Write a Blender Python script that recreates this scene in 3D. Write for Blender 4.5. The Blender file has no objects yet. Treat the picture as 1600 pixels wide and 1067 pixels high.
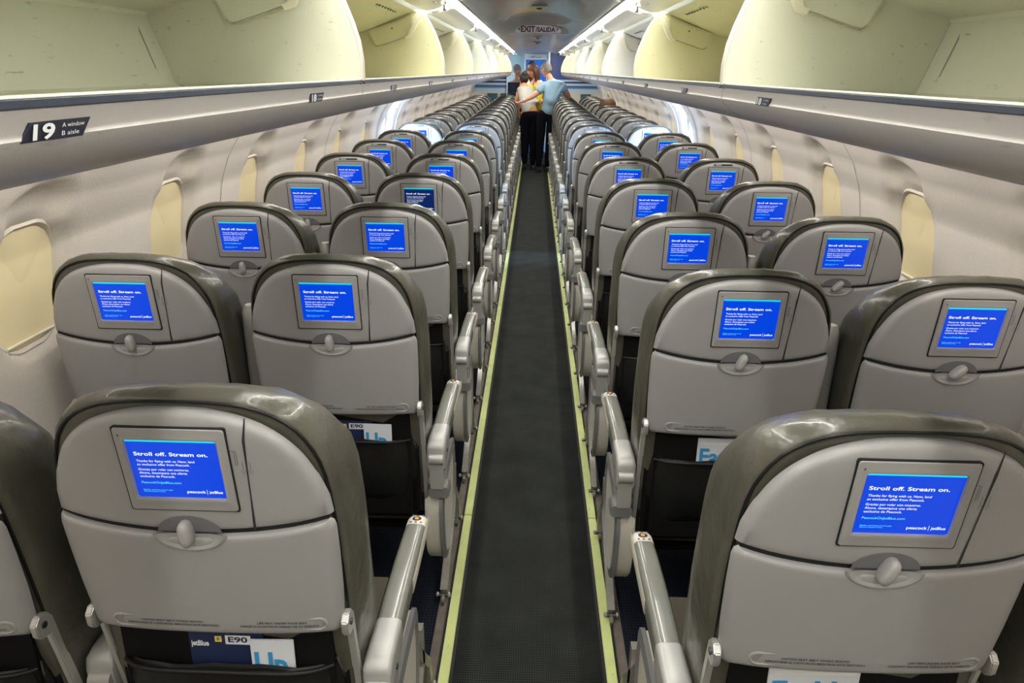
import bpy, bmesh, math, random
from mathutils import Vector, Matrix
random.seed(7)
C = bpy.context.scene.collection
SC = bpy.context.scene
PI = math.pi
R = math.radians

# ------------------------------------------------------------ camera
cam_d = bpy.data.cameras.new('camera'); cam = bpy.data.objects.new('camera', cam_d); C.objects.link(cam)
SC.camera = cam
cam_d.sensor_fit = 'HORIZONTAL'; cam_d.sensor_width = 36.0
cam_d.lens = 36.0*1080/1600
cam_d.clip_start = 0.02; cam_d.clip_end = 100
def cam_matrix(p, y, ro, xc, H):
    f0 = Vector((-math.sin(y), math.cos(y), 0)); r0 = Vector((math.cos(y), math.sin(y), 0))
    f = f0*math.cos(p)+Vector((0, 0, -math.sin(p))); u = r0.cross(f)
    r = r0*math.cos(ro)+u*math.sin(ro); up = -r0*math.sin(ro)+u*math.cos(ro)
    m = Matrix((r, up, -f)).transposed().to_4x4(); m.translation = Vector((xc, 0, H)); return m
cam.matrix_world = cam_matrix(.374, .0277, .011, -.0151, 1.67)

# ------------------------------------------------------------ world, exposure
w = bpy.data.worlds.new('world'); SC.world = w; w.use_nodes = True
w.node_tree.nodes['Background'].inputs[0].default_value = (.75, .85, 1, 1)
w.node_tree.nodes['Background'].inputs[1].default_value = .3
SC.view_settings.view_transform = 'Standard'; SC.view_settings.look = 'None'
SC.view_settings.gamma = 1; SC.view_settings.use_curve_mapping = False
SC.view_settings.exposure = 0.0

# ------------------------------------------------------------ large lights: cabin wash lamps and the two exit windows
def area(name, loc, d, sx, sy, power, col):
    l = bpy.data.lights.new(name, 'AREA'); l.shape = 'RECTANGLE'; l.size = sx; l.size_y = sy
    l.energy = power; l.color = col
    o = bpy.data.objects.new(name, l); C.objects.link(o); o.location = loc
    o.rotation_euler = Vector(d).to_track_quat('-Z', 'Y').to_euler(); return o
for k in range(4):
    for s in (-1, 1):
        area('wash_lamp', (s*.40, -.1+4*k, 1.968), (-s*.15, 0, -1), 3.9, .04, 25, (1, .965, .90))
        area('wash_lamp', (s*.37, -.1+4*k, 1.955), (s*1, 0, -.75), 3.9, .02, 2, (1, .97, .86))
        area('sidewall_lamp', (s*.965, -.1+4*k, 1.528), (s*.55, 0, -1), 3.9, .03, 12.5, (1, .93, .84))
for s in (-1, 1):
    area('window_daylight', (s*1.225, 6.03, 1.17), (-s, .40, -.08), .2, .28, 20, (.45, .66, 1))
area('entry_daylight', (-1.15, 15.5, 1.2), (1, .1, 0), .7, 1.5, 45, (.6, .78, 1))
area('added_front_fill', (.15, 13.7, 1.955), (0, .75, -1), .4, .2, 10, (.95, .97, 1))  # added fill without a fixture, brightens the front bulkheads

# ------------------------------------------------------------ materials
M = {}
def mat(name, col, rough=.5, metal=0, bump=0, bscale=60, noise=0, nscale=6, emit=None, estr=0, coat=0, spec=.5, col2=None, wave=None, stretch=None):
    m = bpy.data.materials.new(name); m.use_nodes = True; nt = m.node_tree; N = nt.nodes; L = nt.links
    b = N['Principled BSDF']
    b.inputs['Base Color'].default_value = (*col, 1); b.inputs['Roughness'].default_value = rough
    b.inputs['Metallic'].default_value = metal; b.inputs['Specular IOR Level'].default_value = spec
    b.inputs['Coat Weight'].default_value = coat
    tc = N.new('ShaderNodeTexCoord'); mp = N.new('ShaderNodeMapping'); L.new(tc.outputs['Object'], mp.inputs[0])
    if stretch: mp.inputs['Scale'].default_value = stretch
    if noise:
        n = N.new('ShaderNodeTexNoise'); n.inputs['Scale'].default_value = nscale; n.inputs['Detail'].default_value = 5
        L.new(mp.outputs[0], n.inputs['Vector'])
        mx = N.new('ShaderNodeMix'); mx.data_type = 'RGBA'
        cr = N.new('ShaderNodeValToRGB'); cr.color_ramp.elements[0].position = .38; cr.color_ramp.elements[1].position = .68
        L.new(n.outputs[0], cr.inputs[0]); L.new(cr.outputs[0], mx.inputs[0])
        c2 = col2 or tuple(c*(1-noise) for c in col)
        mx.inputs[6].default_value = (*col, 1); mx.inputs[7].default_value = (*c2, 1)
        L.new(mx.outputs[2], b.inputs['Base Color'])
    if bump:
        n = N.new('ShaderNodeTexNoise'); n.inputs['Scale'].default_value = bscale; n.inputs['Detail'].default_value = 3
        L.new(mp.outputs[0], n.inputs['Vector'])
        bp = N.new('ShaderNodeBump'); bp.inputs['Strength'].default_value = bump; bp.inputs['Distance'].default_value = .01
        L.new(n.outputs[0], bp.inputs['Height']); L.new(bp.outputs[0], b.inputs['Normal'])
    if emit:
        b.inputs['Emission Color'].default_value = (*emit, 1); b.inputs['Emission Strength'].default_value = estr
    M[name] = m; return m
def scuffs(m, strength=.5, scale=15, dark=(.12, .10, .07)):
    """fine dark scratches and marks left by luggage"""
    nt = m.node_tree; N = nt.nodes; L = nt.links; b = N['Principled BSDF']
    tc = N.new('ShaderNodeTexCoord'); mp = N.new('ShaderNodeMapping'); mp.inputs['Scale'].default_value = (3, 1, 6); mp.inputs['Rotation'].default_value = (.4, .2, .1)
    L.new(tc.outputs['Object'], mp.inputs[0])
    n = N.new('ShaderNodeTexNoise'); n.inputs['Scale'].default_value = scale; n.inputs['Detail'].default_value = 8; n.inputs['Roughness'].default_value = .6
    L.new(mp.outputs[0], n.inputs['Vector'])
    cr = N.new('ShaderNodeValToRGB'); cr.color_ramp.elements[0].position = .635; cr.color_ramp.elements[1].position = .72
    cr.color_ramp.elements[1].color = (strength,)*3+(1,)
    L.new(n.outputs[0], cr.inputs[0])
    mx = N.new('ShaderNodeMix'); mx.data_type = 'RGBA'; mx.inputs[7].default_value = (*dark, 1)
    L.new(cr.outputs[0], mx.inputs[0])
    src = b.inputs['Base Color'].links
    if src: L.new(src[0].from_socket, mx.inputs[6])
    else: mx.inputs[6].default_value = b.inputs['Base Color'].default_value
    L.new(mx.outputs[2], b.inputs['Base Color'])
mat('shell', (.31, .308, .308), .42, bump=.05, bscale=500, noise=.05, nscale=5)
mat('recess_shade', (.14, .14, .15), .5)  # darker shell tone, painted shade for the latch's finger hollow
mat('bezel', (.31, .305, .30), .4)
mat('strip_fill', (.24, .24, .24), .5)
mat('gap', (.006, .006, .007), .8)
mat('seam_dark', (.02, .02, .022), .6)
mat('emboss', (.05, .05, .055), .6)
mat('leather', (.088, .085, .066), .31, bump=.35, bscale=28, noise=.25, nscale=8, coat=.15)
mat('leather_seat', (.085, .075, .05), .45, bump=.15, bscale=60)
mat('leather_black', (.009, .0095, .009), .42, bump=.3, bscale=22, spec=.3)
mat('lower_back', (.005, .005, .005), .7, spec=.15)
mat('arm_pad', (.19, .195, .17), .28, noise=.15, nscale=14, coat=.3)
mat('arm_silver', (.40, .40, .385), .36, metal=.2, noise=.08, nscale=12)
mat('arm_grey', (.25, .25, .25), .35, metal=.3)
mat('cream', (.62, .60, .52), .45, noise=.06)
mat('orange', (.8, .32, .02), .5); mat('navy_dot', (.01, .02, .06), .5)
mat('metal', (.55, .53, .49), .35, metal=.75, noise=.25, nscale=20)
mat('metal_dark', (.12, .12, .12), .35, metal=.9)
mat('bracket', (.5, .5, .48), .35, metal=.5)
mat('screen_blue', (.0, .01, .1), .25, emit=(.0, .052, .70), estr=1.0)
mat('screen_bar', (.0, .1, .1), .3, emit=(.0, .62, .85), estr=1.1)
mat('screen_dim', (.0, .01, .03), .25, emit=(.002, .012, .10), estr=1.0)
mat('text_white', (.5, .5, .5), .4, emit=(.75, .86, 1), estr=1.1)
mat('text_cyan', (.1, .5, .6), .4, emit=(.08, .65, 1), estr=1.1)
mat('placard_dark', (.015, .018, .03), .4)
mat('paper', (.62, .66, .72), .6); mat('paper_blue', (.03, .28, .55), .6); mat('paper_navy', (.01, .02, .07), .5)
mat('paper_white', (.75, .75, .73), .6); mat('yellow_mark', (.75, .6, .12), .5)
BIN_LIGHT_TINTS = [('bin_a', (.66, .67, .55)), ('bin_b', (.67, .655, .44)), ('bin_c', (.68, .66, .52)), ('bin_d', (.66, .67, .56)), ('bin_e', (.68, .68, .65))]  # tints differ from bin to bin to put the changing light into the colour
for n, c in BIN_LIGHT_TINTS: scuffs(mat(n, c, .45, noise=.06, nscale=3, bump=.03, bscale=200))
mat('scuffed_edge', (.5, .48, .36), .6, noise=.9, nscale=45, col2=(.30, .23, .13))
mat('fairing', (.55, .52, .505), .38, bump=.05, bscale=350, noise=.04, nscale=4); scuffs(M['fairing'], .35, 12, (.2, .17, .14))
mat('lip_blue', (.028, .042, .072), .45, noise=.3, nscale=30)
mat('lip_cream', (.75, .73, .58), .5)
mat('bin_edge', (.6, .58, .52), .45)
mat('door_white', (.85, .85, .8), .35)
mat('wall', (.64, .60, .55), .6, bump=.12, bscale=260, noise=.05, nscale=120)
mat('window_ring', (.62, .58, .50), .5)
mat('shade', (.64, .56, .36), .5, emit=(.95, .78, .42), estr=.13, bump=.03, bscale=40)  # small emission paints in daylight coming through the closed blind
mat('daylight', (.5, .6, .7), .4, emit=(.62, .82, 1), estr=5.5)
mat('exit_lining', (.50, .53, .58), .45)
mat('ceiling_panel', (.24, .235, .225), .3, bump=.12, bscale=6, stretch=(1, 6, 1), noise=.12, nscale=5, coat=.2)
mat('ceiling_trim', (.4, .4, .38), .3)
mat('light_cover', (.9, .9, .85), .4, emit=(1, .97, .90), estr=5.0)
mat('sign_white', (.42, .43, .42), .35); mat('sign_face', (.40, .39, .42), .4, emit=(.5, .47, .55), estr=.22); mat('sign_red', (.07, .005, .012), .5)
mat('photolum', (.66, .74, .30), .5, noise=.12, nscale=14); scuffs(M['photolum'], .5, 20, (.2, .2, .08))
mat('track_cover', (.16, .135, .115), .45, noise=.3, nscale=25)
mat('white_wall', (.62, .66, .66), .5); mat('grey_green', (.26, .32, .30), .5)
mat('curtain', (.03, .12, .42), .6, emit=(.05, .25, .85), estr=.25)  # cloth given a painted-in glow, it is no light source
mat('beige', (.55, .52, .44), .6); mat('teal', (.02, .10, .13), .5)
mat('skin_m', (.55, .26, .17), .5); mat('skin_w', (.62, .30, .17), .5); mat('skin_tan', (.60, .27, .12), .5)
mat('hair_grey', (.22, .20, .17), .7, bump=.6, bscale=90, noise=.4, nscale=60); mat('hair_dark', (.018, .011, .008), .5, bump=.5, bscale=80)
mat('hair_brown', (.10, .035, .012), .5, bump=.5, bscale=70, noise=.5, nscale=30)
mat('shirt_blue', (.24, .38, .50), .75, bump=.7, bscale=14, noise=.1); mat('top_yellow', (.72, .66, .02), .7, bump=.5, bscale=14)
mat('top_white', (.62, .60, .54), .75, bump=.6, bscale=14); mat('trousers', (.004, .004, .007), .9, spec=.1); mat('vest', (.012, .014, .03), .7)
mat('shoe', (.01, .01, .01), .3); mat('watch', (.7, .7, .7), .2, metal=.8); mat('eye', (.01, .01, .01), .3); mat('lips', (.4, .08, .07), .5)
mat('jacket_brown', (.10, .045, .015), .6, bump=.6, bscale=30)
mat('label_black', (.012, .014, .03), .4); mat('label_red', (.30, .05, .03), .5); mat('label_text', (.75, .78, .8), .5)

def carpet(name, c1, c2, sc, rough=.95):
    m = mat(name, c1, rough); nt = m.node_tree; N = nt.nodes; L = nt.links; b = N['Principled BSDF']
    tc = N.new('ShaderNodeTexCoord'); sep = N.new('ShaderNodeSeparateXYZ'); L.new(tc.outputs['Object'], sep.inputs[0])
    outs = []
    for ax, k in (('X', sc), ('Y', sc*.8)):
        mu = N.new('ShaderNodeMath'); mu.operation = 'MULTIPLY'; mu.inputs[1].default_value = k; L.new(sep.outputs[ax], mu.inputs[0])
        si = N.new('ShaderNodeMath'); si.operation = 'SINE'; L.new(mu.outputs[0], si.inputs[0]); outs.append(si)
    ad = N.new('ShaderNodeMath'); ad.operation = 'MAXIMUM'; L.new(outs[0].outputs[0], ad.inputs[0]); L.new(outs[1].outputs[0], ad.inputs[1])
    mr = N.new('ShaderNodeMapRange'); mr.inputs['From Min'].default_value = -.2; mr.inputs['From Max'].default_value = 1; L.new(ad.outputs[0], mr.inputs['Value'])
    n = N.new('ShaderNodeTexNoise'); n.inputs['Scale'].default_value = 7; n.inputs['Detail'].default_value = 6; L.new(tc.outputs['Object'], n.inputs['Vector'])
    m2 = N.new('ShaderNodeMapRange'); m2.inputs['To Min'].default_value = .75; m2.inputs['To Max'].default_value = 1.3; m2.inputs['From Min'].default_value = .3; m2.inputs['From Max'].default_value = .7
    L.new(n.outputs[0], m2.inputs['Value'])
    mx = N.new('ShaderNodeMix'); mx.data_type = 'RGBA'; mx.inputs[6].default_value = (*c2, 1); mx.inputs[7].default_value = (*c1, 1); L.new(mr.outputs[0], mx.inputs[0])
    sc2 = N.new('ShaderNodeVectorMath'); sc2.operation = 'SCALE'; L.new(mx.outputs[2], sc2.inputs[0]); L.new(m2.outputs[0], sc2.inputs['Scale'])
    L.new(sc2.outputs[0], b.inputs['Base Color'])
    bp = N.new('ShaderNodeBump'); bp.inputs['Strength'].default_value = .5; bp.inputs['Distance'].default_value = .002; L.new(mr.outputs[0], bp.inputs['Height']); L.new(bp.outputs[0], b.inputs['Normal'])
    b.inputs['Specular IOR Level'].default_value = .2
carpet('runner', (.026, .029, .0265), (.007, .008, .0075), 900)
carpet('carpet_navy', (.010, .015, .028), (.002, .003, .006), 620)
mat('runner_edge', (.012, .012, .012), .5)

def stripes(name, bands):
    m = mat(name, (.5, .5, .5), .5); nt = m.node_tree; N = nt.nodes; L = nt.links; b = N['Principled BSDF']
    tc = N.new('ShaderNodeTexCoord'); sep = N.new('ShaderNodeSeparateXYZ'); L.new(tc.outputs['Object'], sep.inputs[0])
    mu = N.new('ShaderNodeMath'); mu.operation = 'DIVIDE'; mu.inputs[1].default_value = 2.2; L.new(sep.outputs['Z'], mu.inputs[0])
    cr = N.new('ShaderNodeValToRGB'); cr.color_ramp.interpolation = 'CONSTANT'; L.new(mu.outputs[0], cr.inputs[0])
    E = cr.color_ramp.elements
    E[0].position = 0; E[0].color = (*bands[0][1], 1); E[1].position = bands[1][0]/2.2; E[1].color = (*bands[1][1], 1)
    for z, c in bands[2:]:
        e = E.new(z/2.2); e.color = (*c, 1)
    L.new(cr.outputs[0], b.inputs['Base Color'])
stripes('bulkhead', [(0, (.58, .54, .45)), (1.25, (.42, .52, .58)), (1.325, (.12, .25, .42)), (1.355, (.01, .10, .26)), (1.39, (.42, .50, .55)), (1.43, (.005, .015, .07)), (1.465, (.35, .45, .6)), (1.50, (.01, .03, .14))])

# ------------------------------------------------------------ mesh builder
class MB:
    def __init__(s): s.v = []; s.f = []; s.m = []; s.mats = []
    def mi(s, m):
        if m not in s.mats: s.mats.append(m)
        return s.mats.index(m)
    def add(s, vs, fs, m):
        o = len(s.v); s.v += [tuple(v) for v in vs]; i = s.mi(m)
        for f in fs: s.f.append([o+k for k in f]); s.m.append(i)
    def box(s, c, d, m, bev=0, rot=None):
        bm = bmesh.new(); bmesh.ops.create_cube(bm, size=1)
        for v in bm.verts: v.co = Vector((v.co.x*d[0], v.co.y*d[1], v.co.z*d[2]))
        if bev: bmesh.ops.bevel(bm, geom=bm.edges[:], offset=min(bev, min(d)*.49), segments=3, affect='EDGES')
        mm = Matrix.Translation(c)
        if rot: mm = mm @ rot.to_4x4()
        bm.transform(mm); s.bm(bm, m)
    def bm(s, bm, m):
        bm.verts.index_update(); s.add([v.co for v in bm.verts], [[v.index for v in f.verts] for f in bm.faces], m); bm.free()
    def loft(s, rings, m, cap0=True, cap1=True, closed=True):
        n = len(rings[0]); vs = [p for r in rings for p in r]; fs = []
        for i in range(len(rings)-1):
            for j in range(n if closed else n-1):
                k = (j+1) % n; fs.append([i*n+j, i*n+k, (i+1)*n+k, (i+1)*n+j])
        if cap0: fs.append(list(range(n))[::-1])
        if cap1: fs.append([(len(rings)-1)*n+j for j in range(n)])
        s.add(vs, fs, m)
    def prism(s, poly, ax, a, b, m, bev=0):
        """poly in the two other axes, extruded along ax from a to b"""
        def P(u, v, t): return {'x': (t, u, v), 'y': (u, t, v), 'z': (u, v, t)}[ax]
        bm = bmesh.new(); v0 = [bm.verts.new(P(u, v, a)) for u, v in poly]; v1 = [bm.verts.new(P(u, v, b)) for u, v in poly]
        n = len(poly); bm.faces.new(v0); bm.faces.new(v1[::-1])
        for i in range(n): bm.faces.new((v0[i], v0[(i+1) % n], v1[(i+1) % n], v1[i]))
        bmesh.ops.recalc_face_normals(bm, faces=bm.faces[:])
        if bev: bmesh.ops.bevel(bm, geom=[e for e in bm.edges if e.is_manifold and e.calc_face_angle() > .6], offset=bev, segments=2, affect='EDGES')
        s.bm(bm, m)
    def tube(s, pts, r, m, n=8):
        pts = [Vector(p) for p in pts]; rings = []; up = None
        rr = r if isinstance(r, (list, tuple)) else [r]*len(pts)
        for i, p in enumerate(pts):
            d = (pts[min(i+1, len(pts)-1)]-pts[max(i-1, 0)]).normalized()
            if up is None: up = d.orthogonal().normalized()
            a = (up-d*up.dot(d)).normalized(); up = a; b = d.cross(a)
            rings.append([p+(a*math.cos(2*PI*k/n)+b*math.sin(2*PI*k/n))*rr[i] for k in range(n)])
        s.loft(rings, m)
    def ell(s, c, r, m, seg=16, rings=10, rot=None):
        bm = bmesh.new(); bmesh.ops.create_uvsphere(bm, u_segments=seg, v_segments=rings, radius=1)
        for v in bm.verts: v.co = Vector((v.co.x*r[0], v.co.y*r[1], v.co.z*r[2]))
        mm = Matrix.Translation(c)
        if rot: mm = mm @ rot.to_4x4()
        bm.transform(mm); s.bm(bm, m)
    def build(s, name, parent=None, smooth=40, kind=None, label=None):
        me = bpy.data.meshes.new(name); me.from_pydata(s.v, [], s.f)
        for m in s.mats: me.materials.append(M[m])
        me.polygons.foreach_set('material_index', s.m); me.update()
        bm = bmesh.new(); bm.from_mesh(me); bmesh.ops.recalc_face_normals(bm, faces=bm.faces[:]); bm.to_mesh(me); bm.free()
        if smooth:
            me.polygons.foreach_set('use_smooth', [True]*len(me.polygons)); me.set_sharp_from_angle(angle=R(smooth))
        o = bpy.data.objects.new(name, me); C.objects.link(o)
        if parent: o.parent = parent
        if kind: o['kind'] = kind
        if label: o['label'] = label
        return o
def thing(name, label, cat, loc=(0, 0, 0), group=None, rz=0):
    o = bpy.data.objects.new(name, None); C.objects.link(o); o.location = loc; o.rotation_euler = (0, 0, rz)
    o.empty_display_size = .05; tag(o, label, cat, group); return o
def tag(o, label, cat, group=None):
    o['label'] = label; o['category'] = cat
    if group: o['group'] = group
    return o
CH = {}
def copy_tree(o, parent=None):
    c = o.copy(); C.objects.link(c)
    if parent: c.parent = parent
    for ch in KIDS(o): copy_tree(ch, c)
    return c
def KIDS(o): return [x for x in list(bpy.data.objects) if x.parent == o]

TXT = {}
def text2d(s, bold=0):
    k = (s, bold)
    if k in TXT: return TXT[k]
    cu = bpy.data.curves.new('t', 'FONT'); cu.body = s; cu.size = 1; cu.resolution_u = 3; cu.offset = bold
    ob = bpy.data.objects.new('t', cu); C.objects.link(ob)
    dg = bpy.context.evaluated_depsgraph_get(); me = bpy.data.meshes.new_from_object(ob.evaluated_get(dg))
    vs = [(v.co.x, v.co.y) for v in me.vertices]; fs = [list(p.vertices) for p in me.polygons]
    x0 = min(v[0] for v in vs); x1 = max(v[0] for v in vs)
    vs = [((x-x0), y) for x, y in vs]; r = (vs, fs, x1-x0)
    bpy.data.objects.remove(ob); bpy.data.meshes.remove(me); TXT[k] = r; return r
def put_text(mb, s, m, fn, x, z, width, height=None, bold=0):
    """fn maps (u, v) of the sheet to 3D; width of the line, cap height follows unless given"""
    vs, fs, wd = text2d(s, bold); k = width/wd; kz = (height/.7) if height else k
    mb.add([fn(x+a*k, z+b*kz) for a, b in vs], fs, m)

# ------------------------------------------------------------ the cabin shell
Y0, Y1 = -1.5, 14.6
fl = MB(); fl.add([(-1.34, Y0, 0), (1.34, Y0, 0), (1.34, 17.5, 0), (-1.34, 17.5, 0)], [[0, 1, 2, 3]], 'carpet_navy'); fl.build('floor', kind='structure', smooth=0)
rn = MB(); rn.box((0, 6.7, .004), (.452, 16.3, .008), 'runner'); rn.box((-.2265, 6.7, .0055), (.009, 16.3, .010), 'runner_edge'); rn.box((.2265, 6.7, .0055), (.009, 16.3, .010), 'runner_edge')
tag(rn.build('aisle_runner', smooth=0), 'dark ribbed grey carpet runner down the middle of the aisle', 'carpet')
for s, nm in ((-1, 'left'), (1, 'right')):
    t = MB(); y = -1.45; k = 0
    while y < 14.4:
        L_ = (1.5, 1.02, 1.25)[k % 3]; t.box((s*.2475, y+L_/2, .005), (.031, L_-.004, .010), 'photolum', .002); y += L_; k += 1
    t.build('trim_1' if s < 0 else 'trim_2', kind='structure', label='pale yellow-green glow strip along the %s edge of the aisle' % nm)
    t = MB(); t.box((s*.2665, 6.5, .008), (.004, 16, .016), 'gap'); t.box((s*.284, 6.5, .007), (.03, 16, .014), 'track_cover', .004)
    for x in (.79, .95, 1.22):
        t.box((s*x, 6.5, .004), (.03, 16, .008), 'metal_dark', .002)
    t.build('trim_3' if s < 0 else 'trim_4', kind='structure', label='seat track with brown cover on the %s side of the aisle' % nm)

WY = [-.51, .22, .96, 1.68, 2.42, 3.16, 3.90, 4.64, 5.38, 6.12, 6.96, 7.70, 8.44, 9.18, 9.92, 10.66, 11.40, 12.14, 12.88, 13.62]
WZ, WH, WW, WR = 1.13, .170, .132, .105
PROF = [(0, 1.19), (.15, 1.245), (.3, 1.285), (.5, 1.315), (.7, 1.325), (.9, 1.32), (1.05, 1.305), (1.15, 1.29), (1.25, 1.268), (1.35, 1.225), (1.42, 1.175), (1.5, 1.10), (1.56, 1.03), (1.62, .95)]
def wx(z):
    for (a, b), (c, d) in zip(PROF, PROF[1:]):
        if z <= c:
            t = (z-a)/(c-a); return b+(d-b)*t
    return PROF[-1][1]
def sm(t): t = max(0, min(1, t)); return t*t*(3-2*t)
def rr_sdf(dy, dz, hw, hh, r):
    qx = abs(dy)-hw+r; qz = abs(dz)-hh+r
    return math.hypot(max(qx, 0), max(qz, 0))+min(max(qx, qz), 0)-r
def recess(y, z):
    c = min(WY, key=lambda q: abs(q-y)); dy = y-c; d = rr_sdf(dy, z-WZ, WW, WH, WR)
    v = .034*(1-sm((d+.004)/.020)) + .012*(1-sm((d-.01)/.06))
    # scooped hollow above each window, steepest at its upper lip
    ez = (z-1.345)/(.072 if z > 1.345 else .15); ey = (dy-.0)/.14; q = math.hypot(ey, ez)
    v = max(v, .040*(1-sm((q-.40)/.65))+v*.35)
    return v
for s, nm in ((-1, 'wall_left'), (1, 'wall_right')):
    wl = MB(); ys = []
    y = Y0
    while y <= Y1+.001: ys.append(y); y += .0175
    zs = [0, .2, .4, .6, .75, .85]+[.90+.0155*i for i in range(40)]+[1.54, 1.58, 1.62]
    vs = [(s*(wx(z)+recess(y, z)), y, z) for y in ys for z in zs]; n = len(zs)
    fs = [[i*n+j, (i+1)*n+j, (i+1)*n+j+1, i*n+j+1] for i in range(len(ys)-1) for j in range(n-1)]
    wl.add(vs, fs, 'wall'); wl.build(nm, kind='structure', smooth=180)
    # panel joints, every second window
    for k, y in enumerate((-.15, 1.31, 2.79, 4.27, 5.72, 6.53, 8.07, 9.55, 11.03, 12.51, 13.95)):
        t = MB(); pts = [(z, wx(z)-.0015) for z in [.3+.04*i for i in range(32)]]
        t.loft([[(s*(x), y-.0018, z), (s*(x-.0015), y, z), (s*x, y+.0018, z)] for z, x in pts], 'ceiling_trim', False, False, False)
        t.build('trim_%d' % (10+k if s < 0 else 30+k), kind='structure')
    for k, y in enumerate(WY):
        wn = MB(); N_ = 40; op = abs(y-6.12) < .01
        def ring(hw, hh, r, x):
            out = []
            for i in range(N_):
                a = 2*PI*i/N_; ca, sa = math.cos(a), math.sin(a)
                out.append((s*x(WZ+(hh-r)*(1 if sa > 0 else -1)+r*sa), y+(hw-r)*(1 if ca > 0 else -1)+r*ca, WZ+(hh-r)*(1 if sa > 0 else -1)+r*sa))
            return out
        f = lambda dx: (lambda z: wx(z)+.046+dx)
        wn.loft([ring(WW-.0+.004, WH+.004, WR, f(-.006)), ring(WW-.004, WH-.004, WR-.004, f(-.012)), ring(WW-.012, WH-.012, WR-.008, f(-.005)), ring(WW-.013, WH-.013, WR-.009, f(.0))], 'window_ring', False, False)
        wo = wn.build('window_%d' % (k+1 if s < 0 else k+31), kind='structure')
        if not op:
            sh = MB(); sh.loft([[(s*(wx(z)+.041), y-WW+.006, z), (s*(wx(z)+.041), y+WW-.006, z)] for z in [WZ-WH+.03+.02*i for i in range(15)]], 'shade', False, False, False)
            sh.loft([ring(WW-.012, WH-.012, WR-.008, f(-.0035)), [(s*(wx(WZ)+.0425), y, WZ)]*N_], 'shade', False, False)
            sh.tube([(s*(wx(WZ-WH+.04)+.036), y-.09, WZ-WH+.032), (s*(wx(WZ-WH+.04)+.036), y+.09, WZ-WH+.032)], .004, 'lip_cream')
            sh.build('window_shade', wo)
        else:
            sh = MB(); sh.loft([ring(WW-.012, WH-.012, WR-.008, f(-.002)), [(s*(wx(WZ)+.044), y, WZ)]*N_], 'daylight', False, False)
            sh.build('window_pane', wo, label='bright open exit window')

# exit door linings round the open windows
for s in (-1, 1):
    t = MB()
    for y in (5.76, 6.50):
        t.loft([[(s*(wx(z)-.002), y-.012, z), (s*(wx(z)-.012), y, z), (s*(wx(z)-.002), y+.012, z)] for z in [.4+.05*i for i in range(23)]], 'exit_lining', False, False, False)
    t.box((s*(wx(1.36)-.008), 6.33, 1.37), (.012, .035, .035), 'yellow_mark', .004)
    t.build('door_1' if s < 0 else 'door_2', kind='structure', label='exit hatch surround with a small yellow mark on the %s wall' % ('left' if s < 0 else 'right'))

# ceiling: shallow arch of glossy panels
cl = MB(); xs = [-.372+.0465*i for i in range(17)]
cz = lambda x: 1.968+.062*(1-(x/.372)**2)
k = 0; y = Y0
yy = [Y0]+[.2+1.675*i for i in range(10)]+[17.5]
for a, b in zip(yy, yy[1:]):
    cl.loft([[(x, a+.004, cz(x)) for x in xs], [(x, b-.004, cz(x)) for x in xs]], 'ceiling_panel', False, False, False)
    cl.loft([[(x, b-.01, cz(x)+.001-.004) for x in xs], [(x, b+.01, cz(x)-.003) for x in xs]], 'ceiling_trim', False, False, False)
for s in (-1, 1):
    cl.box((s*.374, 7.5, 1.966), (.008, 18, .010), 'ceiling_trim', .003)
    cl.loft([[(s*.37, a, 1.99), (s*.62, a, 1.985), (s*.80, a, 1.93), (s*1.05, a, 1.85), (s*1.22, a, 1.62), (s*1.4, a, 1.6)] for a in (Y0, 17.5)], 'white_wall', False, False, False)
cl.build('ceiling', kind='structure', smooth=30)
for yv in (4.55, 8.6, 10.2):
    t = MB(); t.ell((0, yv, 2.024), (.05, .05, .012), 'sign_white'); t.ell((0, yv, 2.014), (.02, .03, .008), 'seam_dark')
    tag(t.build('smoke_detector'), {4.55: 'small round smoke detector on the ceiling nearest the camera', 8.6: 'small round detector on the ceiling just beyond the exit sign', 10.2: 'small round detector on the ceiling farthest along the aisle'}[yv], 'smoke detector')
# exit sign
def exit_sign(yv, zc, sc, label):
    th = thing('exit_sign', label, 'exit sign', (0, yv, zc))
    lens = [(-.235, 0)]+[(-.235*math.cos(a), .06*math.sin(a)**.7) for a in [PI*i/24 for i in range(1, 24)]]+[(.235, 0)]
    b = MB(); base = [(x*1.06*sc, z*sc*1.22-.008) for x, z in lens]; b.prism(base, 'y', .0, .10, 'sign_white', .003); b.build('housing', th)
    f = MB(); f.prism([(x*.80*sc, (z*.95+.0)*sc) for x, z in lens], 'y', -.004, .002, 'sign_face', .001)
    put_text(f, 'EXIT', 'sign_red', lambda u, v: (u, -.0052, v), -.142*sc, .007*sc, .118*sc, .041*sc, .04)
    put_text(f, '/SALIDA', 'sign_red', lambda u, v: (u, -.0052, v), -.022*sc, .008*sc, .160*sc, .033*sc, .04)
    for q in (-1, 1): f.add([(q*.150*sc, -.0052, .014*sc), (q*.150*sc, -.0052, .038*sc), (q*.164*sc, -.0052, .026*sc)], [[0, 1, 2]], 'sign_red')
    f.build('sign_face', th); return th
exit_sign(6.15, 1.955, 1, 'lit EXIT/SALIDA sign hanging from the ceiling over the middle of the aisle')

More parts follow.
